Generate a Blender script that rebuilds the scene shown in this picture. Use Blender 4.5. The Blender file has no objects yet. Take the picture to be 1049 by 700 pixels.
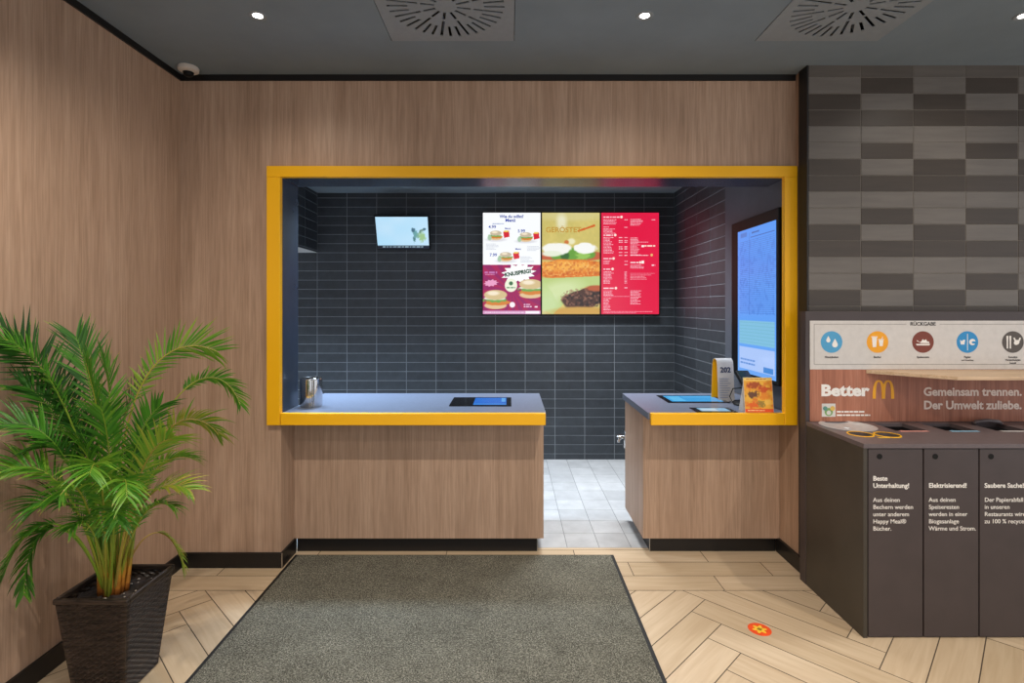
import bpy, bmesh, math, random
import numpy as np
from mathutils import Vector, Matrix
random.seed(7)
rng = np.random.RandomState(3)
S = bpy.context.scene
C = S.collection

# ------------------------------------------------------------------ camera
F = 544.0; VX, VY = 522.0, 315.0; H = 1.5
cam_d = bpy.data.cameras.new('camera'); cam = bpy.data.objects.new('camera', cam_d); C.objects.link(cam)
cam_d.sensor_width = 36; cam_d.lens = F * 36 / 1049
cam_d.shift_x = (524.5 - VX) / 1049; cam_d.shift_y = (VY - 350) / 1049
cam.location = (0, 0, H); cam.rotation_euler = (math.pi / 2, 0, 0)
cam_d.clip_start = .05
S.camera = cam
# ------------------------------------------------------------------ world, exposure
S.view_settings.view_transform = 'Standard'; S.view_settings.look = 'None'
S.view_settings.gamma = 1; S.view_settings.use_curve_mapping = False
S.view_settings.exposure = 0.0
w = bpy.data.worlds.new('world'); S.world = w; w.use_nodes = True
w.node_tree.nodes['Background'].inputs[0].default_value = (.95, .96, 1.0, 1)
w.node_tree.nodes['Background'].inputs[1].default_value = 1.06

SPOTS = [(-1.155, 2.436, 17), (.62, 2.436, 17), (2.36, 2.436, 17),
         (-1.155, 1.38, 92), (.62, 1.38, 118), (2.36, 1.38, 92),
         (-.9, .1, 80), (.9, .1, 75)]
CEIL = 2.839

def lin(c):
    return tuple(((v / 255) / 12.92 if v <= 10.3 else ((v / 255 + .055) / 1.055) ** 2.4) for v in c)

def lamp(name, kind, loc, energy, color, rot=(0, 0, 0), **kw):
    d = bpy.data.lights.new(name, kind); d.energy = energy; d.color = color
    for k, v in kw.items(): setattr(d, k, v)
    o = bpy.data.objects.new(name, d); C.objects.link(o); o.location = loc; o.rotation_euler = rot
    return o
# kitchen ceiling luminaires (their housings are built further down)
lamp('kitchen_light', 'AREA', (.75, 4.30, 2.585), 34, (.90, .95, 1.0), shape='RECTANGLE', size=1.0, size_y=.25, spread=math.radians(100))
lamp('kitchen_light', 'AREA', (-1.3, 3.75, 2.585), 42, (.62, .80, 1.0), shape='RECTANGLE', size=1.0, size_y=.25, spread=math.radians(100))
lamp('kitchen_light', 'AREA', (-2.6, 4.3, 2.585), 40, (.62, .80, 1.0), shape='RECTANGLE', size=.6, size_y=.6, spread=math.radians(100))

# ------------------------------------------------------------------ materials
MATS = {}
def new_mat(name):
    m = bpy.data.materials.new(name); m.use_nodes = True
    nt = m.node_tree; b = nt.nodes['Principled BSDF']
    MATS[name] = m
    return m, nt, b
def N(nt, t, **kw):
    n = nt.nodes.new(t)
    for k, v in kw.items(): setattr(n, k, v)
    return n
def L(nt, a, b): nt.links.new(a, b)
def noise(nt, scale_xyz, scale=1, detail=4, rough=.6, coord='Object', dist=0):
    tc = N(nt, 'ShaderNodeTexCoord'); mp = N(nt, 'ShaderNodeMapping')
    mp.inputs['Scale'].default_value = scale_xyz
    L(nt, tc.outputs[coord], mp.inputs[0])
    n = N(nt, 'ShaderNodeTexNoise'); n.inputs['Scale'].default_value = scale
    n.inputs['Detail'].default_value = detail; n.inputs['Roughness'].default_value = rough
    n.inputs['Distortion'].default_value = dist
    L(nt, mp.outputs[0], n.inputs['Vector'])
    return n
def ramp(nt, src, stops):
    r = N(nt, 'ShaderNodeValToRGB'); e = r.color_ramp.elements
    while len(e) < len(stops): e.new(.5)
    for i, (p, c) in enumerate(stops): e[i].position = p; e[i].color = (*lin(c), 1)
    L(nt, src, r.inputs[0]); return r
def mixc(nt, a, b, fac, mode='MIX'):
    m = N(nt, 'ShaderNodeMix', data_type='RGBA', blend_type=mode)
    for sock, v in ((m.inputs[0], fac), (m.inputs[6], a), (m.inputs[7], b)):
        if hasattr(v, 'links'): L(nt, v, sock)
        elif isinstance(v, (int, float)): sock.default_value = v
        else: sock.default_value = (*lin(v), 1)
    return m.outputs[2]
def bump(nt, b, src, strength, dist=.002):
    n = N(nt, 'ShaderNodeBump'); n.inputs['Strength'].default_value = strength; n.inputs['Distance'].default_value = dist
    L(nt, src, n.inputs['Height']); L(nt, n.outputs[0], b.inputs['Normal'])

def plain(name, col, rough=.5, metal=0, var=.06, scale=30, spec=.5, bmp=0):
    m, nt, b = new_mat(name)
    n = noise(nt, (1, 1, 1), scale, 3)
    lo = tuple(max(0, v * (1 - var)) for v in col); hi = tuple(min(255, v * (1 + var)) for v in col)
    L(nt, ramp(nt, n.outputs[0], [(.3, lo), (.7, hi)]).outputs[0], b.inputs['Base Color'])
    b.inputs['Roughness'].default_value = rough; b.inputs['Metallic'].default_value = metal
    b.inputs['Specular IOR Level'].default_value = spec
    if bmp: bump(nt, b, n.outputs[0], bmp)
    return m
def emis(name, col, s):
    m, nt, b = new_mat(name)
    b.inputs['Base Color'].default_value = (*lin(col), 1)
    b.inputs['Emission Color'].default_value = (*lin(col), 1); b.inputs['Emission Strength'].default_value = s
    return m
def wood(name, dark, mid, light, axis='Z', rough=.5, sc=1.0):
    m, nt, b = new_mat(name)
    k = {'Z': (38, 38, 1.3), 'X': (1.3, 38, 38)}[axis]
    k = tuple(v * sc for v in k)
    n1 = noise(nt, k, 1, 5, .65, dist=.3)
    n2 = noise(nt, tuple(v * 4 for v in k), 1, 3, .6)
    n3 = noise(nt, tuple(v * .2 for v in k), 1, 2, .5)
    c1 = ramp(nt, n1.outputs[0], [(.28, dark), (.5, mid), (.72, light)]).outputs[0]
    c2 = ramp(nt, n2.outputs[0], [(.32, (206, 202, 198)), (.6, (255, 255, 255))]).outputs[0]
    c3 = ramp(nt, n3.outputs[0], [(.3, (232, 229, 226)), (.7, (255, 255, 255))]).outputs[0]
    c = mixc(nt, c1, c2, .5, 'MULTIPLY'); c = mixc(nt, c, c3, .8, 'MULTIPLY')
    L(nt, c, b.inputs['Base Color']); b.inputs['Roughness'].default_value = rough
    bump(nt, b, n2.outputs[0], .12, .001)
    return m
def tiles_mat(name, cols, rough=.35, nz=.12, sc=(6, 6, 30)):
    """colour picked by the mesh attribute 'tint' (each tile its own), faint grain"""
    m, nt, b = new_mat(name)
    a = N(nt, 'ShaderNodeAttribute', attribute_name='tint')
    st = [(i / (len(cols) - 1), c) for i, c in enumerate(cols)]
    c = ramp(nt, a.outputs['Fac'], st).outputs[0]
    n = noise(nt, sc, 1, 5, .6)
    v = int(255 * (1 - nz * 2))
    c = mixc(nt, c, ramp(nt, n.outputs[0], [(.3, (v, v, v)), (.7, (255, 255, 255))]).outputs[0], 1.0, 'MULTIPLY')
    L(nt, c, b.inputs['Base Color']); b.inputs['Roughness'].default_value = rough
    bump(nt, b, n.outputs[0], .08, .001)
    return m
def attr_mat(name, emit=0, rough=.5):
    m, nt, b = new_mat(name)
    a = N(nt, 'ShaderNodeAttribute', attribute_name='picture')
    if emit:
        L(nt, a.outputs['Color'], b.inputs['Emission Color']); b.inputs['Emission Strength'].default_value = emit
        b.inputs['Base Color'].default_value = (.01, .01, .01, 1); b.inputs['Roughness'].default_value = .25
    else:
        L(nt, a.outputs['Color'], b.inputs['Base Color']); b.inputs['Roughness'].default_value = rough
    return m

M_wood = wood('oak_laminate', (176, 145, 121), (191, 160, 136), (203, 173, 149))
M_wood_print = wood('wood_print_board', (150, 92, 70), (178, 114, 88), (194, 132, 106))
M_shelf = wood('pale_shelf', (205, 172, 138), (222, 192, 158), (232, 206, 176), 'X')
M_ceil = plain('ceiling_paint', (122, 134, 142), .8, var=.03, scale=3)
M_black = plain('black_plinth', (20, 18, 18), .4)
M_blacktrim = plain('black_trim', (24, 25, 27), .5)
M_yellow = plain('yellow_lacquer', (252, 188, 8), .42, var=.01, scale=3)
M_panel = plain('grey_panel', (84, 90, 100), .55, var=.05, scale=6)
M_slate = plain('slate_panel', (56, 66, 82), .26, var=.05, scale=6)
M_top = plain('slate_worktop', (112, 120, 138), .28, var=.05, scale=60)
M_alu = plain('aluminium', (190, 188, 184), .35, 1)
M_steel = plain('polished_steel', (205, 205, 205), .16, 1, var=.03)
M_brushed = plain('brushed_steel', (214, 218, 220), .30, .45, var=.05)
M_glassblk = plain('black_glass', (9, 10, 14), .12)
M_plastic = plain('black_plastic', (7, 8, 11), .5, spec=.25)
M_white = plain('white_board', (208, 204, 200), .5, var=.02)
M_bin = plain('anthracite_board', (67, 58, 58), .45, var=.04, scale=8)
M_binside = plain('anthracite_side', (62, 57, 50), .4, var=.05, scale=8)
M_bintop = plain('anthracite_top', (98, 88, 90), .35, var=.04)
M_text = plain('white_lettering', (240, 236, 230), .6, var=.01)
M_textp = plain('pale_lettering', (240, 220, 206), .6, var=.01)
M_dark = plain('dark_lettering', (50, 46, 44), .6, var=.01)
M_gold = plain('gold_lettering', (240, 170, 30), .5, var=.01)
M_vent = plain('vent_plate', (136, 142, 146), .6, var=.02)
M_hole = plain('dark_void', (5, 5, 5), .9)
M_rubber = plain('black_rubber', (18, 18, 18), .6)
M_smoke = plain('white_plastic', (205, 196, 186), .4, var=.02)
M_grout = plain('pale_grout', (128, 134, 140), .8, var=.05)
M_grout2 = plain('warm_grout', (120, 114, 106), .8, var=.05)
M_grout3 = plain('brown_joint', (84, 70, 56), .8, var=.05)
M_grout4 = plain('grey_joint', (128, 130, 132), .8, var=.05)
M_ktile = tiles_mat('kitchen_wall_tile', [(53, 58, 64), (62, 68, 74)], .52, .08, (14, 14, 14))
M_wtile = tiles_mat('grey_wall_tile', [(68, 59, 51), (78, 69, 62), (104, 98, 92), (113, 107, 101)], .42, .05, (4, 4, 40))
M_ftile = tiles_mat('kitchen_floor_tile', [(180, 181, 182), (196, 197, 198)], .4, .05, (8, 8, 8))
M_led = emis('lamp_lens', (255, 250, 240), 14)
M_ledk = emis('kitchen_lamp_lens', (205, 228, 255), 1.2)
M_screen = attr_mat('lit_screen', 1.0)
M_kds = attr_mat('lit_order_screen', .95)
M_tab = attr_mat('lit_tablet', .9)
M_print = attr_mat('printed_card', 0, .45)

def mat_planks():
    m, nt, b = new_mat('oak_look_plank')
    a = N(nt, 'ShaderNodeAttribute', attribute_name='tint')
    uv = N(nt, 'ShaderNodeUVMap', uv_map='plank'); mp = N(nt, 'ShaderNodeMapping'); mp.inputs['Scale'].default_value = (3, 40, 1)
    L(nt, uv.outputs[0], mp.inputs[0])
    n = N(nt, 'ShaderNodeTexNoise'); n.inputs['Scale'].default_value = 1; n.inputs['Detail'].default_value = 5; n.inputs['Distortion'].default_value = .6
    L(nt, mp.outputs[0], n.inputs['Vector'])
    c = ramp(nt, a.outputs['Fac'], [(0, (196, 174, 143)), (.5, (204, 182, 152)), (1, (211, 190, 161))]).outputs[0]
    c = mixc(nt, c, ramp(nt, n.outputs[0], [(.3, (236, 231, 225)), (.65, (255, 255, 255))]).outputs[0], .9, 'MULTIPLY')
    L(nt, c, b.inputs['Base Color']); b.inputs['Roughness'].default_value = .42
    bump(nt, b, n.outputs[0], .08, .001)
    return m
M_plank = mat_planks()
def mat_mat():
    m, nt, b = new_mat('mat_pile')
    n = noise(nt, (1, 1, 1), 170, 3, .8); n2 = noise(nt, (1, 1, 1), 5, 3, .6)
    c = ramp(nt, n.outputs[0], [(.36, (60, 59, 52)), (.5, (104, 102, 91)), (.64, (164, 161, 147))]).outputs[0]
    c = mixc(nt, c, ramp(nt, n2.outputs[0], [(.3, (222, 222, 222)), (.7, (255, 255, 255))]).outputs[0], 1.0, 'MULTIPLY')
    L(nt, c, b.inputs['Base Color']); b.inputs['Roughness'].default_value = .95; b.inputs['Specular IOR Level'].default_value = .1
    bump(nt, b, n.outputs[0], .8, .004)
    return m
M_mat = mat_mat()
def mat_leaf(name, cols, tr=.3):
    m, nt, b = new_mat(name)
    a = N(nt, 'ShaderNodeAttribute', attribute_name='tint')
    c = ramp(nt, a.outputs['Fac'], [(i / (len(cols) - 1), q) for i, q in enumerate(cols)]).outputs[0]
    L(nt, c, b.inputs['Base Color']); b.inputs['Roughness'].default_value = .42
    t = N(nt, 'ShaderNodeBsdfTranslucent'); L(nt, c, t.inputs[0])
    mx = N(nt, 'ShaderNodeMixShader'); mx.inputs[0].default_value = tr
    L(nt, b.outputs[0], mx.inputs[1]); L(nt, t.outputs[0], mx.inputs[2])
    L(nt, mx.outputs[0], nt.nodes['Material Output'].inputs[0])
    return m
M_leaf = mat_leaf('palm_leaf', [(30, 72, 24), (52, 108, 30), (84, 150, 42), (130, 172, 52), (186, 176, 70), (196, 158, 96)])
M_stem = mat_leaf('palm_stem', [(150, 84, 36), (190, 130, 44), (142, 150, 52), (90, 128, 42)], .05)
def mat_wicker():
    m, nt, b = new_mat('wicker')
    n = noise(nt, (14, 14, 170), 1, 3)
    L(nt, ramp(nt, n.outputs[0], [(.36, (22, 17, 14)), (.64, (66, 54, 46))]).outputs[0], b.inputs['Base Color'])
    b.inputs['Roughness'].default_value = .38
    return m
M_wicker = mat_wicker()
M_soil = plain('soil', (38, 30, 26), .9, var=.5, scale=60, bmp=1)
M_pebble = plain('pale_bits', (170, 160, 150), .7)

# ------------------------------------------------------------------ mesh helpers
def root_off(o, parent):
    """meshes are written in room coordinates; a part is stored relative to its thing"""
    if not parent: return
    o.parent = parent; off = Vector((0, 0, 0)); p = parent
    while p: off += Vector(p.location); p = p.parent
    if off.length: o.data.transform(Matrix.Translation(-off))
def finish(name, bm, mats, parent=None, smooth=False, bevel=0):
    me = bpy.data.meshes.new(name)
    bmesh.ops.recalc_face_normals(bm, faces=bm.faces)
    bm.to_mesh(me); bm.free()
    if not isinstance(mats, (list, tuple)): mats = [mats]
    for m in mats: me.materials.append(m)
    o = bpy.data.objects.new(name, me); C.objects.link(o)
    root_off(o, parent)
    if smooth:
        for p in me.polygons: p.use_smooth = True
    if bevel:
        md = o.modifiers.new('bevel', 'BEVEL'); md.width = bevel; md.segments = 2; md.limit_method = 'ANGLE'
    return o
def smooth_by_angle(o, ang=40):
    me = o.data
    for p in me.polygons: p.use_smooth = True
    bm = bmesh.new(); bm.from_mesh(me)
    for e in bm.edges:
        if len(e.link_faces) == 2 and e.calc_face_angle() > math.radians(ang): e.smooth = False
    bm.to_mesh(me); bm.free()
def box(bm, x0, x1, y0, y1, z0, z1, mi=0):
    v = [bm.verts.new(p) for p in ((x0, y0, z0), (x1, y0, z0), (x1, y1, z0), (x0, y1, z0), (x0, y0, z1), (x1, y0, z1), (x1, y1, z1), (x0, y1, z1))]
    for f in ((0, 3, 2, 1), (4, 5, 6, 7), (0, 1, 5, 4), (1, 2, 6, 5), (2, 3, 7, 6), (3, 0, 4, 7)):
        fc = bm.faces.new([v[i] for i in f]); fc.material_index = mi
def boxes(name, bs, mats, parent=None, bevel=0):
    bm = bmesh.new()
    for b in bs: box(bm, *b)
    return finish(name, bm, mats, parent, bevel=bevel)
def prism(bm, pts, vec, mi=0):
    """extrude polygon pts (3D) by vec"""
    a = [bm.verts.new(p) for p in pts]; b = [bm.verts.new(Vector(p) + Vector(vec)) for p in pts]
    bm.faces.new(a).material_index = mi; bm.faces.new(b[::-1]).material_index = mi
    for i in range(len(a)):
        j = (i + 1) % len(a); bm.faces.new((a[i], a[j], b[j], b[i])).material_index = mi
def lathe(bm, prof, seg=40, loc=(0, 0, 0), mi=0, sx=1, sy=1):
    rings = []
    for r, z in prof:
        rings.append([bm.verts.new((loc[0] + sx * r * math.cos(2 * math.pi * k / seg), loc[1] + sy * r * math.sin(2 * math.pi * k / seg), loc[2] + z)) for k in range(seg)] if r > 1e-6 else [bm.verts.new((loc[0], loc[1], loc[2] + z))])
    for a, b in zip(rings, rings[1:]):
        for k in range(seg):
            j = (k + 1) % seg
            if len(a) == 1 and len(b) == 1: continue
            if len(a) == 1: f = (a[0], b[j], b[k])
            elif len(b) == 1: f = (a[k], a[j], b[0])
            else: f = (a[k], a[j], b[j], b[k])
            bm.faces.new(f).material_index = mi
def tube(bm, pts, rad, seg=8, mi=0, caps=True):
    pts = [Vector(p) for p in pts]; n = len(pts)
    rads = rad if isinstance(rad, (list, tuple)) else [rad] * n
    rings = []; up = Vector((0, 0, 1))
    for i, p in enumerate(pts):
        t = (pts[min(i + 1, n - 1)] - pts[max(i - 1, 0)]).normalized()
        a = t.cross(up); a = t.cross(Vector((1, 0, 0))) if a.length < .05 else a
        a.normalize(); b = t.cross(a)
        rings.append([bm.verts.new(p + (a * math.cos(2 * math.pi * k / seg) + b * math.sin(2 * math.pi * k / seg)) * rads[i]) for k in range(seg)])
    for a, b in zip(rings, rings[1:]):
        for k in range(seg):
            bm.faces.new((a[k], a[(k + 1) % seg], b[(k + 1) % seg], b[k])).material_index = mi
    if caps: bm.faces.new(rings[0][::-1]); bm.faces.new(rings[-1])
def thing(name, label, cat, loc=(0, 0, 0), group=None):
    o = bpy.data.objects.new(name, None); C.objects.link(o); o.location = loc; o.empty_display_size = .05
    o['label'] = label; o['category'] = cat
    if group: o['group'] = group
    return o
def tag(o, label, cat, group=None):
    o['label'] = label; o['category'] = cat
    if group: o['group'] = group
    return o
def struct(o): o['kind'] = 'structure'; return o
def world(px, py, Y): return Vector(((px - VX) / F * Y, Y, H - (py - VY) / F * Y))

def text_bm(bm, s, size, mat4, bold=0.0, mi=0, align='LEFT', ext=.0004):
    cu = bpy.data.curves.new('t', 'FONT'); cu.body = s; cu.size = size; cu.offset = bold * size; cu.extrude = ext
    cu.align_x = align; cu.resolution_u = 3
    ob = bpy.data.objects.new('t', cu); C.objects.link(ob)
    bpy.context.view_layer.update()
    dg = bpy.context.evaluated_depsgraph_get()
    me = bpy.data.meshes.new_from_object(ob.evaluated_get(dg))
    me.transform(mat4)
    n0 = len(bm.faces); bm.from_mesh(me); bm.faces.ensure_lookup_table()
    for f in bm.faces[n0:]: f.material_index = mi
    bpy.data.objects.remove(ob); bpy.data.curves.remove(cu); bpy.data.meshes.remove(me)
def facing(x, y, z):   # text plane facing the camera side (-Y)
    return Matrix.Translation((x, y, z)) @ Matrix.Rotation(math.pi / 2, 4, 'X')

def tile_surface(name, O, U, V, ulen, vlen, ulines, vlines, gap, mats, tint, lift=.002, extra=None, split=None):
    """grout sheet (material 1) with tiles standing proud of it (material 0), one mesh"""
    O = Vector(O); U = Vector(U); V = Vector(V); Nn = U.cross(V)
    bm = bmesh.new(); tl = bm.faces.layers.float.new('tint')
    vs = [bm.verts.new(O + U * a + V * b) for a, b in ((0, 0), (ulen, 0), (ulen, vlen), (0, vlen))]
    f = bm.faces.new(vs); f.material_index = 1
    us = sorted(set([0, ulen] + [u for u in ulines if 0.004 < u < ulen - .004])); vs_ = sorted(set([0, vlen] + [v for v in vlines if 0.004 < v < vlen - .004]))
    g = gap / 2; bv = lift
    for i in range(len(us) - 1):
        for j in range(len(vs_) - 1):
            a0, a1, b0, b1 = us[i] + g, us[i + 1] - g, vs_[j] + g, vs_[j + 1] - g
            if a1 - a0 < .003 or b1 - b0 < .003: continue
            t = tint(us[i], vs_[j])
            lo = [bm.verts.new(O + U * a + V * b) for a, b in ((a0, b0), (a1, b0), (a1, b1), (a0, b1))]
            hi = [bm.verts.new(O + U * a + V * b + Nn * lift) for a, b in ((a0 + bv * .5, b0 + bv * .5), (a1 - bv * .5, b0 + bv * .5), (a1 - bv * .5, b1 - bv * .5), (a0 + bv * .5, b1 - bv * .5))]
            f = bm.faces.new(hi); f[tl] = t
            for k in range(4):
                f = bm.faces.new((lo[k], lo[(k + 1) % 4], hi[(k + 1) % 4], hi[k])); f[tl] = t
    return bm
def finish_raw(name, bm, mats, parent=None):
    me = bpy.data.meshes.new(name); bm.to_mesh(me); bm.free()
    for m in mats: me.materials.append(m)
    o = bpy.data.objects.new(name, me); C.objects.link(o)
    root_off(o, parent)
    return o

# ================================================================== THE SETTING
rnd = random.Random(11)
# ---- dining-side floor: two courses along the counters, herringbone in front of them
def clip_poly(poly, xmin, xmax, ymin, ymax):
    def cut(P, ax, val, keep_gt):
        out = []
        for i in range(len(P)):
            a, b = P[i], P[(i + 1) % len(P)]
            ia = (a[ax] >= val) if keep_gt else (a[ax] <= val); ib = (b[ax] >= val) if keep_gt else (b[ax] <= val)
            if ia: out.append(a)
            if ia != ib:
                t = (val - a[ax]) / (b[ax] - a[ax]); out.append((a[0] + t * (b[0] - a[0]), a[1] + t * (b[1] - a[1])))
        return out
    for ax, v, g in ((0, xmin, True), (0, xmax, False), (1, ymin, True), (1, ymax, False)):
        if len(poly) < 3: return []
        poly = cut(poly, ax, v, g)
    return poly if len(poly) >= 3 else []
FX0, FX1, FY0, FYH, FY1 = -1.9, 4.8, -1.6, 2.809, 3.31
bm = bmesh.new(); tl = bm.faces.layers.float.new('tint'); uvl = bm.loops.layers.uv.new('plank')
bm.faces.new([bm.verts.new(p) for p in ((FX0, FY0, 0), (FX1, FY0, 0), (FX1, FY1, 0), (FX0, FY1, 0))]).material_index = 1
def plank(poly, o, ud):
    if len(poly) < 3: return
    area = sum(poly[i][0] * poly[(i + 1) % len(poly)][1] - poly[(i + 1) % len(poly)][0] * poly[i][1] for i in range(len(poly))) / 2
    if abs(area) < 3e-4: return
    if area < 0: poly = poly[::-1]
    vd = (-ud[1], ud[0]); f = bm.faces.new([bm.verts.new((x, y, .0015)) for x, y in poly]); f[tl] = rnd.random()
    r = rnd.random() * 7
    for l in f.loops:
        d = (l.vert.co.x - o[0], l.vert.co.y - o[1])
        l[uvl].uv = (d[0] * ud[0] + d[1] * ud[1] + r, d[0] * vd[0] + d[1] * vd[1] + r)
G = .0022
rows = [(2.809, 2.963, 1.139), (2.963, 3.122, .694), (3.122, 3.278, 1.17), (3.278, 3.31, .9)]
for y0, y1, j in rows:
    for k in range(-6, 8):
        x0, x1 = j + .777 * k, j + .777 * (k + 1)
        plank(clip_poly([(x0 + G, y0 + G), (x1 - G, y0 + G), (x1 - G, y1 - G), (x0 + G, y1 - G)], FX0, FX1, FY0, FY1), (x0, y0), (1, 0))
W2 = .2105; WP = W2 / math.sqrt(2); R2 = math.sqrt(2)
s0, t0 = 3.514 / R2, 1.72 / R2
def st(a, b): s = s0 + a * WP; t = t0 + b * WP; return ((s - t) / R2, (s + t) / R2)
g = G / WP
for m in range(-40, 30):
    for n in range(-10, 11):
        # translation (m + 6n, m - 6n)
        for kind in (0, 1):
            a0, b0 = m + 6 * n, m - 6 * n
            if kind == 0: A0, A1, B0, B1 = a0, a0 + 1, b0 - 6, b0; d = (1 / R2, -1 / R2)
            else: A0, A1, B0, B1 = a0 - 6, a0, b0 - 1, b0; d = (1 / R2, 1 / R2)
            P = [st(A0 + g, B0 + g), st(A1 - g, B0 + g), st(A1 - g, B1 - g), st(A0 + g, B1 - g)]
            cx = sum(p[0] for p in P) / 4; cy = sum(p[1] for p in P) / 4
            if not (FX0 - 1 < cx < FX1 + 1 and FY0 - 1 < cy < FYH + 1): continue
            plank(clip_poly(P, FX0, FX1, FY0, FYH - G), P[0], d)
floor_o = struct(finish_raw('floor', bm, [M_plank, M_grout3]))
# ---- kitchen floor
kt = lambda u, v: rnd.random()
bm = tile_surface('floor', (-3.3, 3.31, 0), (1, 0, 0), (0, 1, 0), 5.1, 1.95, [3.66 + .2 * k for k in range(-18, 9)], [.21 + .205 * k for k in range(12)], .004, None, kt, .0015)
struct(finish_raw('floor', bm, [M_ftile, M_grout4]))
# ---- kitchen walls
bm = tile_surface('wall_back', (-3.3, 5.23, 0), (1, 0, 0), (0, 0, 1), 4.92, 2.628, [4.04 + .2927 * k for k in range(-14, 4)], [.058 + .09 * k for k in range(29)], .0055, None, kt)
struct(finish_raw('wall_back', bm, [M_ktile, M_grout]))
bm = tile_surface('wall_inner_right', (1.62, 5.23, 0), (0, -1, 0), (0, 0, 1), 1.29, 2.628, [.315 * k for k in range(1, 5)], [.058 + .09 * k for k in range(29)], .0055, None, kt)
struct(finish_raw('wall_inner_right', bm, [M_ktile, M_grout]))
# bulkhead over the left of the kitchen: tiled face, pale underside
bm = tile_surface('wall_bulkhead', (-1.894, 4.6, 2.04), (0, 1, 0), (0, 0, 1), .63, .588, [.02 + .2927 * k for k in range(3)], [.02 + .09 * k for k in range(7)], .0055, None, kt)
for f in list(bm.faces):
    pass
vs = [bm.verts.new(p) for p in ((-1.894, 4.6, 2.04), (-1.894, 5.23, 2.04), (-2.6, 5.23, 2.04), (-2.6, 4.6, 2.04))]
bm.faces.new(vs[::-1]).material_index = 2
vs = [bm.verts.new(p) for p in ((-1.894, 4.6, 2.04), (-1.894, 4.6, 2.628), (-2.6, 4.6, 2.628), (-2.6, 4.6, 2.04))]
bm.faces.new(vs).material_index = 0
struct(finish_raw('wall_bulkhead', bm, [M_ktile, M_grout, M_white]))
struct(boxes('wall_kitchen_left', [(-3.4, -3.3, 3.29, 5.3, 0, 2.7)], M_white))
struct(boxes('ceiling', [(-3.4, 1.75, 3.291, 5.3, 2.628, 2.70)], M_ceil))
# ---- dining-side walls
struct(boxes('wall_left', [(-2.0, -1.896, -1.6, 3.061, 0, CEIL)], M_wood))
struct(boxes('wall_front', [(-3.4, -1.317, 3.061, 3.29, 0, CEIL), (-1.317, 1.652, 3.061, 3.29, 2.25, CEIL)], M_wood))
struct(boxes('wall_inner_side', [(1.652, 1.75, 3.03, 3.95, 0, CEIL), (1.655, 1.75, 3.95, 5.3, 0, CEIL)], M_wood))
TP = {0: (3, 3, 3, 3), 1: (2.6, 0, 2.6, 0), 2: (0, 3, 0, 2.6), 3: (.3, 0, 0, .2)}
def wt(u, v):
    k = int(round((2.7725 - v) / .0904)) + 0           # row index of the tile whose lower edge is v
    row = k
    col = int(round(u / .290))
    base = TP[row % 4][col % 4]
    if row % 4 == 1 and col % 2 == 0: base = 3
    if row % 4 == 2 and col % 2 == 1: base = 3
    if row <= 0: base = 1.8
    return min(1, max(0, (base + rnd.uniform(-.35, .25)) / 3))
zl = [2.7725 - .0904 * k for k in range(0, 31)]
bm = tile_surface('wall_right', (1.652, 2.937, 0), (1, 0, 0), (0, 0, 1), 3.148, CEIL, [.290 * k for k in range(1, 11)], zl, .003, None, wt)
for x0, x1, y0, y1 in ((1.652, 4.8, 2.94, 3.03),):
    box(bm, x0, x1, y0, y1, 0, CEIL, 1)
struct(finish_raw('wall_right', bm, [M_wtile, M_grout2]))
struct(boxes('trim_1', [(1.644, 1.652, 2.934, 3.02, 0, CEIL)], M_blacktrim))
# ---- ceiling with the openings of the two swirl vents
VENTS = [(-.284, 2.359), (1.54, 2.359)]; VR = .309
bm = bmesh.new()
xs = [-1.99]; 
for cx, cy in VENTS: xs += [cx - VR, cx + VR]
xs.append(4.8)
ys = [-1.6, VENTS[0][1] - VR, VENTS[0][1] + VR, 3.061]
for i in range(5):
    for j in range(3):
        if j == 1 and i in (1, 3): continue
        box(bm, xs[i], xs[i + 1], ys[j], ys[j + 1], CEIL, CEIL + .03)
bmesh.ops.remove_doubles(bm, verts=bm.verts, dist=1e-5)
struct(finish('ceiling', bm, M_ceil))
# shadow-gap trim under the ceiling, plinth boards
struct(boxes('trim_2', [(-1.896, -1.886, -1.6, 3.051, CEIL - .034, CEIL), (-1.896, 1.644, 3.051, 3.061, CEIL - .034, CEIL)], M_black))
struct(boxes('baseboard_left', [(-1.896, -1.884, -1.6, 3.049, 0, .088)], M_black))
struct(boxes('baseboard_front', [(-1.896, -1.305, 3.049, 3.061, 0, .088), (-1.317, -1.305, 3.061, 3.246, 0, .088)], M_black))
struct(boxes('baseboard_right', [(1.636, 1.652, 2.95, 3.26, 0, .088)], M_black))
struct(boxes('trim_3', [(-1.309, -1.3035, 3.0475, 3.0495, 0, .088)], M_alu))
# hatch lining: dark panels on the sides and the underside of the opening
struct(boxes('trim_4', [(-1.317, -1.310, 3.0665, 3.29, .893, 2.246)], M_slate))
struct(boxes('trim_5', [(-1.3095, 1.599, 3.0665, 3.29, 2.2475, 2.25)], M_slate))
struct(boxes('wall_screen_panel', [(1.600, 1.652, 3.0665, 3.94, .895, 2.64)], M_panel))

# ================================================================== SERVICE OPENING
FR0, FR1 = 3.03, 3.066
fr = thing('hatch_frame', 'glossy yellow frame around the wide service opening in the wood wall', 'frame', (-1.348, 3.05, .826))
boxes('frame_post', [(-1.387, -1.311, FR0, 3.0605, .826, 2.246), (-1.3168, -1.311, 3.0605, FR1, .893, 2.246)], M_yellow, fr, .003)
boxes('frame_post', [(1.571, 1.6435, FR0, 3.0605, .826, 2.246), (1.571, 1.599, 3.0605, FR1, .8945, 2.246)], M_yellow, fr, .003)
boxes('frame_header', [(-1.387, 1.6435, FR0, 3.0605, 2.2465, 2.308), (-1.3168, 1.599, 3.0605, FR1, 2.246, 2.2498)], M_yellow, fr, .003)

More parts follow.
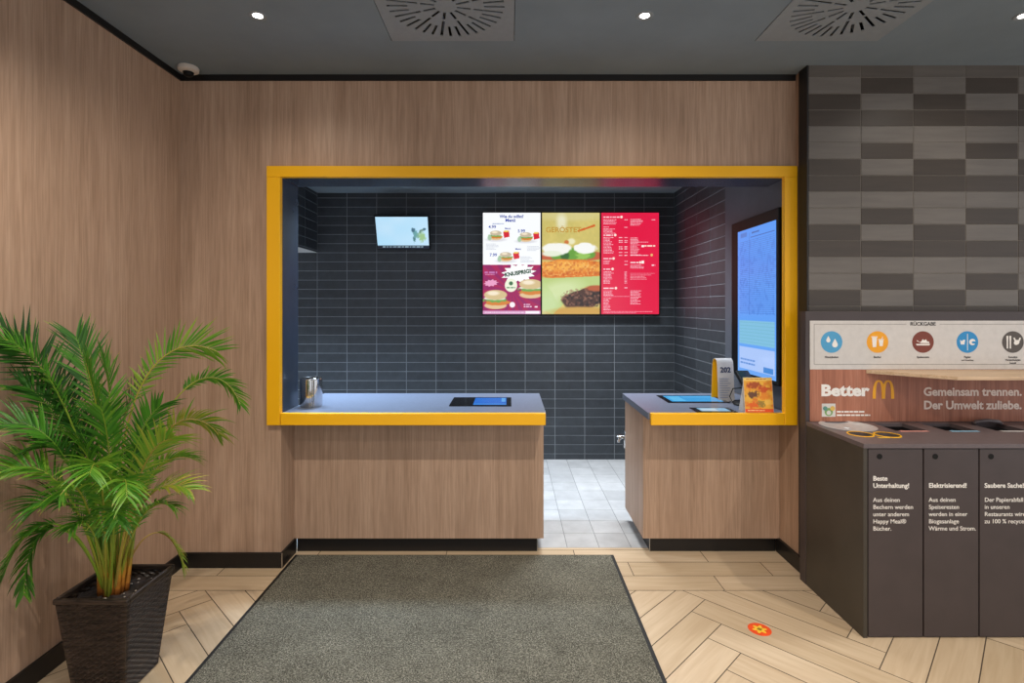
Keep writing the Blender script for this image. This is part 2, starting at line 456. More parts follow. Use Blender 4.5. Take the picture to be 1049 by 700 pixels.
def counter(name_label, x0, x1, body0, body1, kick0, kick1, yel0, yel1, side, edge):
    c = thing('service_counter', name_label, 'counter', ((x0 + x1) / 2, 3.3, 0), None)
    boxes('countertop', [(x0, x1, 3.0612, 3.752, .853, .893)], M_top, c, .002)
    boxes('yellow_edge', [(yel0, yel1, FR0, 3.0610, .826, .894)], M_yellow, c, .003)
    boxes('front_panel', [(body0, body1, 3.246, 3.264, .086, .852)], M_wood, c, .001)
    if side: boxes('side_panel', [(side[0], side[1], 3.2645, 3.75, .086, .852)], M_wood, c, .001)
    boxes('carcass', [(body0 + .02, body1 - .02, 3.266, 3.735, .088, .852)], M_slate, c)
    boxes('plinth', [(kick0, kick1, 3.262, 3.72, 0, .0855)], M_black, c)
    return c
# left counter
c1 = counter('long left wood fronted service counter with yellow edge and a steel holder on it', -1.3085, .210, -1.3165, .208, -1.3035, .168, -1.308, .2065, (.190, .208), None)
c2 = counter('short right wood fronted service counter beside the pale passage, below the tall screen', .797, 1.5985, .816, 1.6505, .862, 1.634, .808, 1.5705, (.816, .834), None)
boxes('corner_strip', [(.858, .8618, 3.2575, 3.2618, 0, .0855)], M_alu, c2)
boxes('corner_strip', [(.168, .172, 3.2575, 3.2618, 0, .0855)], M_alu, c1)
bm = bmesh.new()
tube(bm, [(.816, 3.80, .57), (.80, 3.80, .57), (.787, 3.80, .567), (.779, 3.79, .555), (.777, 3.78, .540)], [.012, .014, .014, .012, .008], 10)
lathe(bm, [(.0, .012), (.03, .012), (.034, .004), (.030, 0), (0, 0)], 20, (.793, 3.80, .574))
box(bm, .8165, .834, 3.752, 3.83, .50, .62)
tapo = finish('side_bracket', bm, M_steel, c2, smooth=True)

# ================================================================== PAINTED SURFACES OF SCREENS AND PRINTS
class Canvas:
    """a small colour grid; becomes a mesh whose vertices carry the picture's colours"""
    def __init__(s, wd, ht, res, bg):
        s.w, s.h = wd, ht; s.nx = int(res); s.ny = max(2, int(res * ht / wd))
        s.X, s.Y = np.meshgrid((np.arange(s.nx) + .5) / s.nx * wd, (np.arange(s.ny) + .5) / s.ny * ht)
        s.a = np.zeros((s.ny, s.nx, 3)) + np.array(bg, float); s.px = wd / s.nx
    def blend(s, m, col):
        m = np.clip(m, 0, 1)[..., None]; s.a = s.a * (1 - m) + np.array(col, float) * m
    def ell(s, cx, cy, rx, ry, col, soft=.12, op=1, rot=0, nz=0):
        c, n = math.cos(rot), math.sin(rot); dx, dy = s.X - cx, s.Y - cy
        r = np.sqrt(((dx * c + dy * n) / rx) ** 2 + ((-dx * n + dy * c) / ry) ** 2)
        if nz: r = r + nz * s.nz(max(rx, ry) * .25)
        s.blend((1 - r) / soft + .5 if soft else r < 1, col) if op == 1 else s.blend(np.clip((1 - r) / soft + .5, 0, 1) * op, col)
    def rect(s, x0, y0, x1, y1, col, op=1):
        mx = np.clip((s.X - x0) / s.px + .5, 0, 1) * np.clip((x1 - s.X) / s.px + .5, 0, 1)
        my = np.clip((s.Y - y0) / s.px + .5, 0, 1) * np.clip((y1 - s.Y) / s.px + .5, 0, 1)
        s.blend(mx * my * op, col)
    def poly(s, pts, col, op=1):
        ins = np.zeros(s.X.shape, bool); n = len(pts)
        for i in range(n):
            (x1, y1), (x2, y2) = pts[i], pts[(i + 1) % n]
            if y1 == y2: continue
            c = ((y1 > s.Y) != (y2 > s.Y)) & (s.X < (x2 - x1) * (s.Y - y1) / (y2 - y1) + x1); ins ^= c
        s.blend(ins * op, col)
    def nz(s, size):
        gx, gy = int(s.w / size) + 3, int(s.h / size) + 3
        g = rng.rand(gy, gx) * 2 - 1; fx = s.X / size; fy = s.Y / size
        ix, iy = fx.astype(int), fy.astype(int); fx, fy = fx - ix, fy - iy
        fx = fx * fx * (3 - 2 * fx); fy = fy * fy * (3 - 2 * fy)
        return (g[iy, ix] * (1 - fx) + g[iy, ix + 1] * fx) * (1 - fy) + (g[iy + 1, ix] * (1 - fx) + g[iy + 1, ix + 1] * fx) * fy
    def words(s, x, y, w_, h_, col, op=1, gap=.25):
        """a line of lettering too small to read: strokes in word groups"""
        cx = x
        while cx < x + w_:
            wl = h_ * rng.uniform(1.4, 4.5); wl = min(wl, x + w_ - cx); s.rect(cx, y, cx + wl, y + h_, col, op * rng.uniform(.75, 1)); cx += wl + h_ * gap * 2
    def mesh(s, name, O, U, V, mat, parent=None):
        """O lower left, U along the width, V up; real sizes"""
        O, U, V = Vector(O), Vector(U), Vector(V); me = bpy.data.meshes.new(name)
        u = np.linspace(0, 1, s.nx); v = np.linspace(1, 0, s.ny); gu, gv = np.meshgrid(u, v)
        co = np.array(O)[None, None] + gu[..., None] * np.array(U) + gv[..., None] * np.array(V)
        idx = np.arange(s.nx * s.ny).reshape(s.ny, s.nx)
        fs = np.stack([idx[1:, :-1], idx[1:, 1:], idx[:-1, 1:], idx[:-1, :-1]], -1).reshape(-1, 4)
        me.from_pydata(co.reshape(-1, 3).tolist(), [], fs.tolist())
        at = me.color_attributes.new('picture', 'FLOAT_COLOR', 'POINT')
        c = s.a / 255; c = np.where(c <= .0404, c / 12.92, ((np.maximum(c, 0) + .055) / 1.055) ** 2.4)
        buf = np.ones((s.nx * s.ny, 4)); buf[:, :3] = c.reshape(-1, 3); at.data.foreach_set('color', buf.ravel())
        me.materials.append(mat); o = bpy.data.objects.new(name, me); C.objects.link(o); root_off(o, parent)
        return o

def burger(c, cx, cy, r, top=(214, 190, 140)):
    c.ell(cx, cy + r * .62, r * .95, r * .30, (226, 196, 150), .15)
    c.ell(cx + r * .1, cy + r * .36, r * 1.05, r * .26, (214, 128, 50), .2, nz=.15)
    c.ell(cx, cy + r * .12, r * 1.08, r * .22, (110, 168, 80), .2, nz=.3)
    for k in range(5): c.ell(cx + r * (-.7 + .35 * k), cy + r * .02, r * .14, r * .09, (40, 96, 70), .3)
    c.ell(cx, cy + r * .02, r, r * .12, (236, 232, 214), .3, nz=.3)
    c.ell(cx, cy - r * .28, r * .98, r * .42, top, .12)
    c.ell(cx - r * .2, cy - r * .42, r * .5, r * .18, (246, 232, 206), .6)

def burst(c, cx, cy, rx, ry, n, col, rot=0):
    P = []
    for k in range(2 * n):
        a = math.pi * k / n; q = 1 if k % 2 == 0 else .72
        x, y = rx * q * math.cos(a), ry * q * math.sin(a); P.append((cx + x * math.cos(rot) - y * math.sin(rot), cy + x * math.sin(rot) + y * math.cos(rot)))
    c.poly(P, col)

# ---- three menu displays side by side on the back wall
def menu_display(x0, x1, label, canvas, letters=None):
    z0, z1, Y = 1.424, 2.428, 5.16
    t = thing('menu_display', label, 'screen', ((x0 + x1) / 2, 5.2, z0), None)
    boxes('housing', [(x0, x1, Y + .002, 5.226, z0, z1)], M_plastic, t)
    canvas.mesh('screen', (x0 + .007, Y, z0 + .010), (x1 - x0 - .014, 0, 0), (0, 0, z1 - z0 - .018), M_screen, t)
    for nm, txt, sz, mt, bold, ink in (letters(x0, Y) if letters else []):
        bm = bmesh.new(); text_bm(bm, txt, sz, mt, bold); finish(nm, bm, MATS[ink], t)
    return t
emis('ink_blue', (30, 60, 150), .9); emis('ink_white', (255, 250, 250), 1.1); emis('ink_green', (40, 84, 60), .5); emis('ink_gold', (196, 150, 60), .7)
W_ = 353; H_ = 618
a = Canvas(W_, H_, 150, (250, 253, 255))
a.rect(0, 317, W_, H_, (168, 16, 84))
P = []
cx, cy = 175, 470
for k in range(36):
    an = 2 * math.pi * k / 36
    if k % 2: continue
    a.poly([(cx, cy), (cx + 700 * math.cos(an), cy + 700 * math.sin(an)), (cx + 700 * math.cos(an + .17), cy + 700 * math.sin(an + .17))], (142, 14, 96), .8)
a.rect(0, 0, W_, 317, (250, 253, 255))
a.words(60, 66, 70, 4, (60, 90, 170), .8)
for (x, y) in ((80, 135), (262, 145), (140, 265)):
    a.ell(x, y + 30, 62, 12, (226, 226, 232), .5)
    burger(a, x, y, 36, (200, 186, 160))
    a.poly([(x + 44, y - 18), (x + 80, y - 24), (x + 84, y + 12), (x + 50, y + 20)], (214, 40, 56)); a.rect(x + 50, y - 26, x + 76, y - 16, (240, 206, 96))
    a.ell(x - 38, y + 18, 12, 16, (170, 200, 170), .4)
for x, y, n in ((20, 190, 5), (270, 205, 4), (230, 268, 5)):
    for k in range(n): a.words(x, y + 8 * k, rng.uniform(50, 85), 2.6, (120, 130, 160), .6)
burst(a, 218, 368, 108, 62, 13, (252, 252, 252), -.12)
burst(a, 50, 428, 46, 22, 10, (236, 160, 200), -.1)
a.words(12, 358, 76, 12, (200, 130, 190), .9); a.words(16, 374, 60, 5, (230, 190, 220), .9)
burger(a, 78, 520, 72); burger(a, 292, 455, 72)
a.ell(172, 442, 38, 40, (240, 244, 220), .1); a.ell(172, 430, 12, 12, (60, 110, 70), .3); a.words(145, 452, 54, 8, (70, 120, 80), .9)
a.ell(180, 560, 17, 17, (250, 240, 245), .15)
a.words(250, 555, 40, 7, (255, 235, 245)); a.words(250, 568, 48, 7, (255, 235, 245)); a.words(316, 568, 18, 9, (255, 235, 245))
a.rect(0, 596, W_, H_, (214, 150, 196)); a.words(14, 604, 240, 4, (255, 255, 255)); a.rect(260, 598, W_ - 8, H_ - 4, (248, 244, 250))
def let_a(x0, Y):
    k = .574 / W_; P = lambda x, y: facing(x0 + x * k, Y - .001, 2.428 - y * k * .985); B = 'ink_blue'
    return [('headline', 'Wie du willst?', 25 * k, P(104, 36), .03, B), ('headline', 'Menü', 27 * k, P(138, 60), .03, B),
            ('price', '4.99', 26 * k, P(38, 100), .02, B), ('price', '5.99', 26 * k, P(212, 125), .02, B), ('price', '7.99', 26 * k, P(44, 270), .02, B),
            ('meal_name', 'Menü', 15 * k, P(136, 106), .02, B), ('meal_name', 'Menü', 15 * k, P(198, 230), .02, B),
            ('headline', 'KNUSPRIG!', 32 * k, facing(x0 + 136 * k, Y - .001, 2.428 - 388 * k) @ Matrix.Rotation(.16, 4, 'Z'), .05, 'ink_green')]
menu_display(-.266, .308, 'left menu screen, white top with priced meals above a magenta burger panel', a, let_a)
b = Canvas(353, 618, 150, (206, 190, 108))
b.blend((b.nz(60) * .5 + .5) * .6, (226, 206, 122)); b.blend((b.nz(14) * .5 + .5) * .35, (186, 178, 100))
b.ell(176, 20, 200, 30, (214, 206, 150), .8, op=.6)
b.ell(120, 60, 30, 50, (240, 240, 220), .9, op=.7)
for (x0, y0, x1, y1) in ((216, 108, 260, 92), (256, 96, 322, 70)):
    b.poly([(x0, y0), (x1, y1), (x1 + 4, y1 + 14), (x0 + 2, y0 + 10)], (212, 104, 44))
b.ell(180, 175, 22, 18, (236, 232, 190), .6); b.ell(150, 180, 14, 12, (206, 120, 60), .5)
b.ell(176, 262, 220, 34, (196, 96, 60), .2, nz=.1)
b.ell(190, 252, 150, 36, (104, 160, 60), .25, nz=.25); b.ell(140, 262, 26, 30, (56, 104, 48), .4); b.ell(250, 262, 40, 26, (150, 196, 90), .4, nz=.3)
b.ell(90, 220, 86, 36, (246, 246, 240), .22, nz=.12); b.ell(262, 218, 68, 34, (248, 248, 244), .22, nz=.12); b.ell(60, 250, 60, 18, (232, 238, 216), .4)
b.ell(176, 345, 230, 62, (222, 122, 40), .10, nz=.10); b.ell(176, 330, 200, 30, (246, 178, 76), .8, nz=.4, op=.9)
m = (np.abs(b.Y - 340) < 46) * np.clip(b.nz(8) * 1.4, 0, 1); b.blend(m * .6, (250, 206, 120)); m = (np.abs(b.Y - 346) < 50) * np.clip(b.nz(11) * 1.3, 0, 1); b.blend(m * .5, (176, 74, 26))
b.poly([(0, 400), (120, 396), (353, 386), (353, 440), (250, 455), (170, 520), (66, 618), (50, 612), (0, 585)], (186, 206, 128))
b.ell(110, 470, 130, 50, (216, 230, 176), .9, op=.8, rot=-.2); b.ell(40, 560, 60, 60, (214, 230, 190), .8, op=.8)
b.ell(262, 522, 150, 62, (76, 46, 36), .12, nz=.16, rot=-.18)
m = (((b.X - 262) / 150) ** 2 + ((b.Y - 518) / 62) ** 2 < 1) * np.clip(b.nz(9) * 1.5, 0, 1); b.blend(m * .8, (150, 104, 84)); m = (((b.X - 280) / 130) ** 2 + ((b.Y - 525) / 50) ** 2 < 1) * np.clip(b.nz(13) * 1.5, 0, 1); b.blend(m * .8, (34, 22, 20))
b.ell(330, 460, 60, 18, (184, 90, 50), .5)
b.ell(240, 606, 200, 34, (206, 160, 76), .4)
b.poly([(0, 400), (0, 585), (50, 612), (66, 618), (110, 575), (60, 480)], (190, 214, 140), .5)
def let_b(x0, Y):
    k = .574 / W_; return [('headline', 'GERÖSTET', 44 * k, facing(x0 + 26 * k, Y - .001, 2.428 - 122 * k), .02, 'ink_gold')]
menu_display(.309, .883, 'middle menu screen filled with a close-up photo of a layered burger', b, let_b)
c = Canvas(353, 618, 170, (228, 26, 68))
c.blend(np.clip((c.X - 200) / 400, 0, 1) * .4, (240, 50, 90))
WH = (255, 240, 244)
def col(x, y, n, w0, price=None, step=8.6, hh=3.6):
    for k in range(n):
        c.words(x, y + step * k, rng.uniform(.6, 1) * w0, hh, WH, .95)
        if price: c.words(price, y + step * k, 20, hh, WH, .9)
def head(x, y, w0): c.words(x, y, w0, 7.5, (255, 250, 250)); c.ell(x + w0 + 10, y + 3, 8, 8, (255, 230, 220), .3)
head(14, 24, 100); col(14, 42, 4, 90, None); c.words(142, 42, 20, 4, WH); c.words(308, 42, 24, 4, WH); col(178, 40, 5, 86)
c.words(14, 86, 34, 4, WH); c.words(142, 88, 20, 4, WH); col(14, 98, 4, 76)
head(14, 134, 62); col(14, 150, 12, 64, None)
for y in (150, 168, 178, 206, 218, 240, 258): c.words(108, y, 24, 4.5, WH); c.words(142, y, 20, 4.5, WH)
head(14, 276, 52); col(14, 292, 3, 56); c.words(142, 294, 20, 4.5, WH); c.words(142, 314, 20, 4.5, WH)
head(14, 340, 46); col(14, 358, 9, 68, None); col(142, 358, 9, 20)
head(14, 456, 66); c.words(142, 454, 20, 6, WH); col(14, 474, 4, 80); c.words(14, 508, 160, 3, WH, .8); col(14, 520, 9, 50)
col(178, 152, 13, 66); c.words(178, 178, 110, 3.4, WH); c.rect(246, 198, 262, 210, (255, 245, 240)); c.words(264, 198, 66, 9, (255, 240, 220)); c.words(178, 258, 110, 4, WH); c.ell(308, 258, 8, 8, (240, 190, 120), .3)
head(178, 300, 50); c.rect(246, 292, 262, 310, (255, 245, 240)); col(178, 318, 3, 90); c.words(308, 316, 22, 8, WH)
c.words(178, 368, 150, 2.5, WH, .7); col(178, 378, 4, 130, hh=2.4)
col(178, 474, 4, 70); col(178, 510, 6, 66)
c.words(14, 600, 300, 3, WH, .8); c.words(14, 608, 200, 3, WH, .8)
menu_display(.884, 1.458, 'right menu screen, red with columns of small white price lines', c)

# ---- small tilted monitor on the back wall
t = thing('wall_monitor', 'small landscape monitor with pale blue picture tilted down from the dark tiled wall', 'screen', (-1.0, 5.2, 2.2))
Xa, Xb = -1.262, -.770
top_, bot_ = Vector((0, 4.985, 2.350)), Vector((0, 5.095, 2.062))
dv = (bot_ - top_); nrm = Vector((0, -dv.z, dv.y)); nrm = Vector((0, dv.z, -dv.y)).normalized()
bm = bmesh.new()
q = [Vector((Xa - .012, *(top_ - dv * .04).yz)), Vector((Xb + .012, *(top_ - dv * .04).yz)), Vector((Xb + .012, *(bot_ + dv * .03).yz)), Vector((Xa - .012, *(bot_ + dv * .03).yz))]
back = Vector((0, .035, .013))
prism(bm, [v + Vector((0, .001, .0004)) for v in q], back); finish('housing', bm, M_plastic, t, bevel=.003)
boxes('bracket', [(-1.08, -.95, 5.10, 5.226, 2.17, 2.23)], M_plastic, t)
cm = Canvas(100, 58, 100, (186, 226, 250))
cm.blend(np.clip(1 - cm.X / 100, 0, 1) * .5, (160, 214, 246)); cm.blend((cm.nz(22) * .5 + .5) * .3, (226, 236, 250))
for (x, y, rx, ry, cc) in ((71, 24, 4, 4, (50, 90, 110)), (75, 31, 4, 6, (90, 150, 150)), (72, 40, 2.5, 5, (60, 110, 110)), (79, 34, 3, 4, (120, 170, 150)), (87, 36, 6, 8, (150, 190, 120)), (88, 24, 5, 2, (110, 140, 130)), (92, 22, 3, 2, (60, 100, 120)), (84, 27, 2, 3, (90, 130, 110))):
    cm.ell(x, y, rx, ry, cc, .5, nz=.4, op=.85)
cm.rect(0, 51.5, 100, 58, (6, 16, 34)); cm.words(10, 53, 78, 1.8, (190, 220, 235), .9, .5)
fo = Vector((0, -.0015, -.0006))
cm.mesh('screen', Vector((Xa, *bot_.yz)) + fo, (Xb - Xa, 0, 0), (0, *(top_ - bot_).yz), M_screen, t)

# ---- tall order screen on the right lining
t = thing('order_screen', 'tall portrait screen with pale blue list, on the dark lining right of the opening', 'screen', (1.58, 3.4, 1.04))
boxes('housing', [(1.5605, 1.5995, 3.082, 3.735, 1.04, 2.083)], M_plastic, t, .004)
k_ = Canvas(60, 98, 200, (76, 152, 250))
k_.blend(np.clip((k_.Y - 20) / 90, 0, 1) * .5, (160, 200, 255))
for y in np.arange(8, 58, 1.25): k_.rect(4, y, 58, y + .42, (60, 120, 214), .75)
k_.blend(((k_.Y > 8) & (k_.Y < 58)) * np.clip(k_.nz(2), 0, 1) * .35, (40, 100, 200))
k_.rect(20, 3, 20.5, 58, (50, 110, 200)); k_.rect(5, 2, 16, 5, (60, 110, 190), .6); k_.words(24, 3, 12, 1, (40, 80, 150)); k_.rect(22, 6, 58, 6.5, (40, 90, 180))
k_.rect(3, 62, 58, 78, (140, 204, 224), .8); k_.rect(3, 80, 58, 95, (176, 204, 255))
for y in (88, 90.5): k_.words(5, y, 24, 1.1, (90, 140, 220))
k_.rect(42, 91, 56, 94.5, (70, 140, 220))
for y in np.arange(63, 78, 2.2): k_.rect(4, y, 58, y + .4, (110, 180, 200), .6)
# seen from the room its far edge is the picture's left
k_.mesh('screen', (1.5585, 3.625, 1.067), (0, -.520, 0), (0, 0, .945), M_kds, t)

# ---- order tablets let into the worktops
def inset(name, label, x0, x1, y0, y1, sx0, sx1, sy0, sy1, paint, skew=0):
    t = thing(name, label, 'screen', ((x0 + x1) / 2, (y0 + y1) / 2, .893))
    boxes('housing', [(x0, x1, y0, y1, .8934, .8975)], M_glassblk, t, .001)
    cv = Canvas(100, 100 * (sy1 - sy0) / (sx1 - sx0), 80, (40, 130, 220)); paint(cv)
    cv.mesh('screen', (sx0, sy0, .8979), (sx1 - sx0, 0, 0), (0, sy1 - sy0, 0), M_tab, t)
def p1(cv):
    cv.rect(0, 0, 100, 100, (8, 108, 214)); cv.rect(84, 6, 96, 70, (90, 170, 235)); 
    for y in range(8, 60, 12): cv.rect(6, y, 78, y + 1, (50, 140, 230))
def p2(cv):
    cv.rect(0, 0, 100, 100, (50, 160, 225)); cv.rect(6, 8, 30, 60, (90, 190, 240)); cv.rect(36, 8, 94, 22, (80, 176, 236))
def p3(cv):
    cv.rect(0, 0, 100, 100, (140, 186, 216)); cv.rect(8, 10, 60, 50, (190, 215, 230)); cv.words(64, 14, 30, 5, (60, 90, 120))
inset('order_tablet', 'flat touch screen with blue picture let into the long left counter top', -.372, .011, 3.25, 3.558, -.226, -.02, 3.28, 3.535, p1)
inset('order_tablet', 'larger blue touch screen let into the right counter top, towards its back', 1.006, 1.40, 3.37, 3.64, 1.04, 1.37, 3.395, 3.615, p2)
inset('payment_pad', 'small pale touch pad at the front of the right counter top beside the orange card', 1.08, 1.315, 3.058, 3.195, 1.115, 1.285, 3.08, 3.178, p3)

# ---- steel holder on the left counter
t = thing('steel_holder', 'round polished steel holder standing at the left end of the counter', 'holder', (-1.213, 3.262, .8931))
bm = bmesh.new()
lathe(bm, [(.0, .0), (.064, 0), (.066, .003), (.066, .165), (.064, .172), (.060, .175), (.057, .172), (.057, .02), (0, .02)], 48, (-1.218, 3.262, .8932))
o = finish('cylinder', bm, M_steel, t); smooth_by_angle(o)
bm = bmesh.new(); lathe(bm, [(0, .022), (.020, .022), (.022, .03), (.022, .171), (.018, .173), (.018, .03), (0, .03)], 24, (-1.200, 3.240, .8932)); o = finish('inner_tube', bm, M_steel, t); smooth_by_angle(o)
bm = bmesh.new()
for dx in (-.004, .010, .022): box(bm, -1.212 + dx + .012, -1.212 + dx + .0145, 3.1935, 3.1985, .899, 1.060)
finish('seam_strip', bm, M_steel, t)

# ---- number tent 202
t = thing('number_sign', 'folded white number sign reading 202 with yellow back, at the back of the right counter', 'sign', (1.40, 3.50, .893))
bm = bmesh.new(); bm2 = bmesh.new()
def arch(off):
    P = []
    hw = .040; zt = 1.125
    P.append((3.500 - .062 + off, .8935)); P.append((3.500 - hw - .008 + off, 1.05))
    for k in range(0, 13):
        a_ = math.pi * k / 12; P.append((3.500 - (hw - off) * math.cos(a_), zt + (.040 - off) * math.sin(a_)))
    P.append((3.500 + hw + .008 - off, 1.05)); P.append((3.500 + .062 - off, .8935)); return P
for bmx, o0, o1 in ((bm, 0, .0016), (bm2, .0017, .003)):
    A, B = arch(o0), arch(o1)
    for i in range(len(A) - 1):
        for x in ():
            pass
        qv = [(A[i], A[i + 1], B[i + 1], B[i])]
        for a4 in qv:
            prism(bmx, [(1.352, y, z) for y, z in a4], (.106, 0, 0))
bmesh.ops.remove_doubles(bm, verts=bm.verts, dist=1e-5); bmesh.ops.remove_doubles(bm2, verts=bm2.verts, dist=1e-5)
finish('card', bm, M_white, t); finish('yellow_lining', bm2, M_yellow, t)
bm = bmesh.new(); tilt = Matrix.Translation((1.362, 3.4555, 1.078)) @ Matrix.Rotation(math.radians(90), 4, 'X')
text_bm(bm, '202', .046, Matrix.Translation((1.369, 3.4505, 1.078)) @ Matrix.Rotation(math.radians(84), 4, 'X'), .03)
finish('number', bm, plain('blue_print', (30, 44, 84), .5), t); bm = bmesh.new()
for kk in range(9):
    z = 1.035 - kk * .015; y = 3.4485 + (z - 1.05) * .09
    box(bm, 1.362, 1.362 + random.uniform(.05, .085), y - .0015, y + .0005, z, z + .003)
finish('printed_lines', bm, plain('pale_blue_print', (120, 136, 170), .5), t)

# ---- leaflet card and card terminal
t = thing('menu_card', 'small orange and yellow picture card standing at the front right of the counter', 'card', (1.44, 3.08, .893))
bm = bmesh.new()
q = [(1.357, 3.062, .8936), (1.525, 3.062, .8936), (1.525, 3.088, 1.092), (1.357, 3.088, 1.092)]
prism(bm, q, (0, .004, -.0005)); finish('card', bm, M_white, t)
bm = bmesh.new(); prism(bm, [(1.359, 3.094, .8936), (1.359, 3.150, .8936), (1.359, 3.092, 1.06)], (.006, 0, 0)); finish('easel_back', bm, M_white, t)
cc = Canvas(85, 100, 110, (238, 170, 50)); cc.blend((cc.nz(20) * .5 + .5) * .8, (246, 196, 70)); cc.blend(np.clip(cc.nz(9), 0, 1) * .8, (222, 110, 36))
cc.rect(0, 0, 85, 9, (248, 214, 120)); cc.words(8, 3, 60, 3, (200, 120, 50))
for x, y, rx, ry, k in ((30, 22, 20, 8, (170, 70, 30)), (60, 34, 18, 7, (206, 80, 30)), (26, 50, 16, 9, (96, 60, 50)), (58, 56, 16, 8, (236, 140, 40)), (50, 76, 12, 8, (150, 130, 60)), (24, 78, 18, 8, (230, 100, 30)), (68, 72, 10, 7, (246, 200, 90))):
    cc.ell(x, y, rx, ry, k, .5, nz=.5, op=.9)
cc.rect(0, 90, 85, 100, (226, 84, 34)); cc.words(8, 93, 50, 3, (250, 220, 160))
cc.mesh('picture', (1.359, 3.0608, .895), (.164, 0, 0), (0, .026, .196), M_print, t)
t = thing('card_terminal', 'black card payment terminal on a round base behind the orange card', 'terminal', (1.445, 3.28, .893))
bm = bmesh.new(); lathe(bm, [(0, 0), (.075, 0), (.078, .006), (.070, .016), (.03, .022), (0, .023)], 36, (1.472, 3.30, .8936)); o = finish('base', bm, M_plastic, t); smooth_by_angle(o)
bm = bmesh.new(); tube(bm, [(1.475, 3.33, .905), (1.475, 3.345, .96), (1.475, 3.325, 1.02)], .012, 12); finish('neck', bm, M_plastic, t, smooth=True)
bm = bmesh.new(); prism(bm, [(1.432, 3.245, .992), (1.432, 3.385, 1.075), (1.432, 3.370, 1.102), (1.432, 3.230, 1.016)], (.082, 0, 0)); finish('body', bm, M_plastic, t, bevel=.006)
bm = bmesh.new(); dd = Vector((0, .140, .083)); 
prism(bm, [Vector((1.441, 3.230, 1.0185)) + dd * .45, Vector((1.505, 3.230, 1.0185)) + dd * .45, Vector((1.505, 3.230, 1.0185)) + dd * .92, Vector((1.441, 3.230, 1.0185)) + dd * .92], (0, -.001, .0015)); finish('display', bm, M_glassblk, t)
bm = bmesh.new()
for i in range(3):
    for j in range(4):
        p = Vector((1.444 + .021 * i, 3.229, 1.0170)) + dd * (.06 + .09 * j); prism(bm, [p, p + Vector((.016, 0, 0)), p + Vector((.016, 0, 0)) + dd * .06, p + dd * .06], (0, -.0015, .0025))
finish('keypad', bm, M_alu, t)
bm = bmesh.new(); tube(bm, [(1.475, 3.36, .99), (1.43, 3.40, .98), (1.405, 3.39, .93), (1.405, 3.34, .9005), (1.44, 3.41, .8995), (1.52, 3.45, .8995)], .0035, 8); finish('cable', bm, M_plastic, t, smooth=True)

# ================================================================== RECYCLING STATION
BX0, BX1, BY0, BY1 = 1.602, 2.90, 2.406, 2.928
st_ = thing('recycling_station', 'long anthracite waste sorting station with printed doors and sign board, against grey tiles', 'bin', (2.2, 2.67, 0))
boxes('side_panel', [(BX0, BX0 + .019, BY0 - .001, BY1 - .06, 0, .862)], M_binside, st_, .0015)
boxes('carcass', [(BX0 + .0195, BX1, BY0 + .022, BY1 - .062, .002, .835)], M_black, st_)
# top sheet with real openings
def sheet_with_holes(name, outer, holes, z0, z1, mat, parent):
    bm = bmesh.new()
    def loop(pts):
        vs = [bm.verts.new((x, y, z1)) for x, y in pts]; return [bm.edges.new((vs[i], vs[(i + 1) % len(vs)])) for i in range(len(vs))]
    es = loop(outer)
    for h in holes: es += loop(h)
    bmesh.ops.triangle_fill(bm, use_beauty=True, use_dissolve=False, edges=es)
    def inside(p, poly):
        r = False
        for i in range(len(poly)):
            (x1, y1), (x2, y2) = poly[i], poly[(i + 1) % len(poly)]
            if (y1 > p[1]) != (y2 > p[1]) and p[0] < (x2 - x1) * (p[1] - y1) / (y2 - y1) + x1: r = not r
        return r
    kill = [f for f in bm.faces if any(inside(f.calc_center_median().xy, h) for h in holes)]
    bmesh.ops.delete(bm, geom=kill, context='FACES_ONLY')
    r = bmesh.ops.extrude_face_region(bm, geom=list(bm.faces))
    bmesh.ops.translate(bm, verts=[v for v in r['geom'] if isinstance(v, bmesh.types.BMVert)], vec=(0, 0, z0 - z1))
    return finish(name, bm, mat, parent)
def circ(x, y, r, n=36): return [(x + r * math.cos(2 * math.pi * k / n), y + r * math.sin(2 * math.pi * k / n)) for k in range(n)]
def rct(x0, x1, y0, y1): return [(x0, y0), (x1, y0), (x1, y1), (x0, y1)]
BOWL = (1.760, 2.765, .125); CUPS = [(1.708, 2.585, .052), (1.828, 2.570, .052)]
SL = [rct(1.935, 2.095, 2.660, 2.835), rct(2.187, 2.347, 2.660, 2.835), rct(2.439, 2.599, 2.660, 2.835)]
sheet_with_holes('top', rct(BX0, BX1, BY0 - .004, BY1 - .06), [circ(*BOWL)] + [circ(*q) for q in CUPS] + SL, .862, .882, M_bintop, st_)
bm = bmesh.new(); lathe(bm, [(.126, .8822), (.131, .8830), (.131, .8850), (.122, .8855), (.114, .879), (.09, .874), (.018, .871), (.016, .866), (0, .866)], 48, (BOWL[0], BOWL[1], 0)); o = finish('drain_bowl', bm, M_brushed, st_); smooth_by_angle(o, 50)
for x, y, r in CUPS:
    bm = bmesh.new(); lathe(bm, [(r - .001, .8822), (r - .001, .8845), (r + .005, .8845), (r + .006, .8822)], 40, (x, y, 0)); o = finish('cup_ring', bm, M_yellow, st_); smooth_by_angle(o)
bm = bmesh.new(); box(bm, 1.745, 1.80, 2.508, 2.522, .8824, .8832); finish('opening_label', bm, plain('label_yellow', (236, 190, 60)), st_)
for i, (cn, cl, x0) in enumerate((('label_red', (214, 150, 140), 1.935), ('label_blue', (150, 200, 226), 2.187), ('label_grey', (214, 212, 208), 2.439))):
    bm = bmesh.new(); box(bm, x0 + .01, x0 + .15, 2.636, 2.656, .8824, .8834); finish('opening_label', bm, plain(cn, cl), st_)
bm = bmesh.new()
tube(bm, [(2.447, 2.80, .884), (2.46, 2.80, .896), (2.519, 2.80, .902), (2.578, 2.80, .896), (2.591, 2.80, .884)], .011, 10)
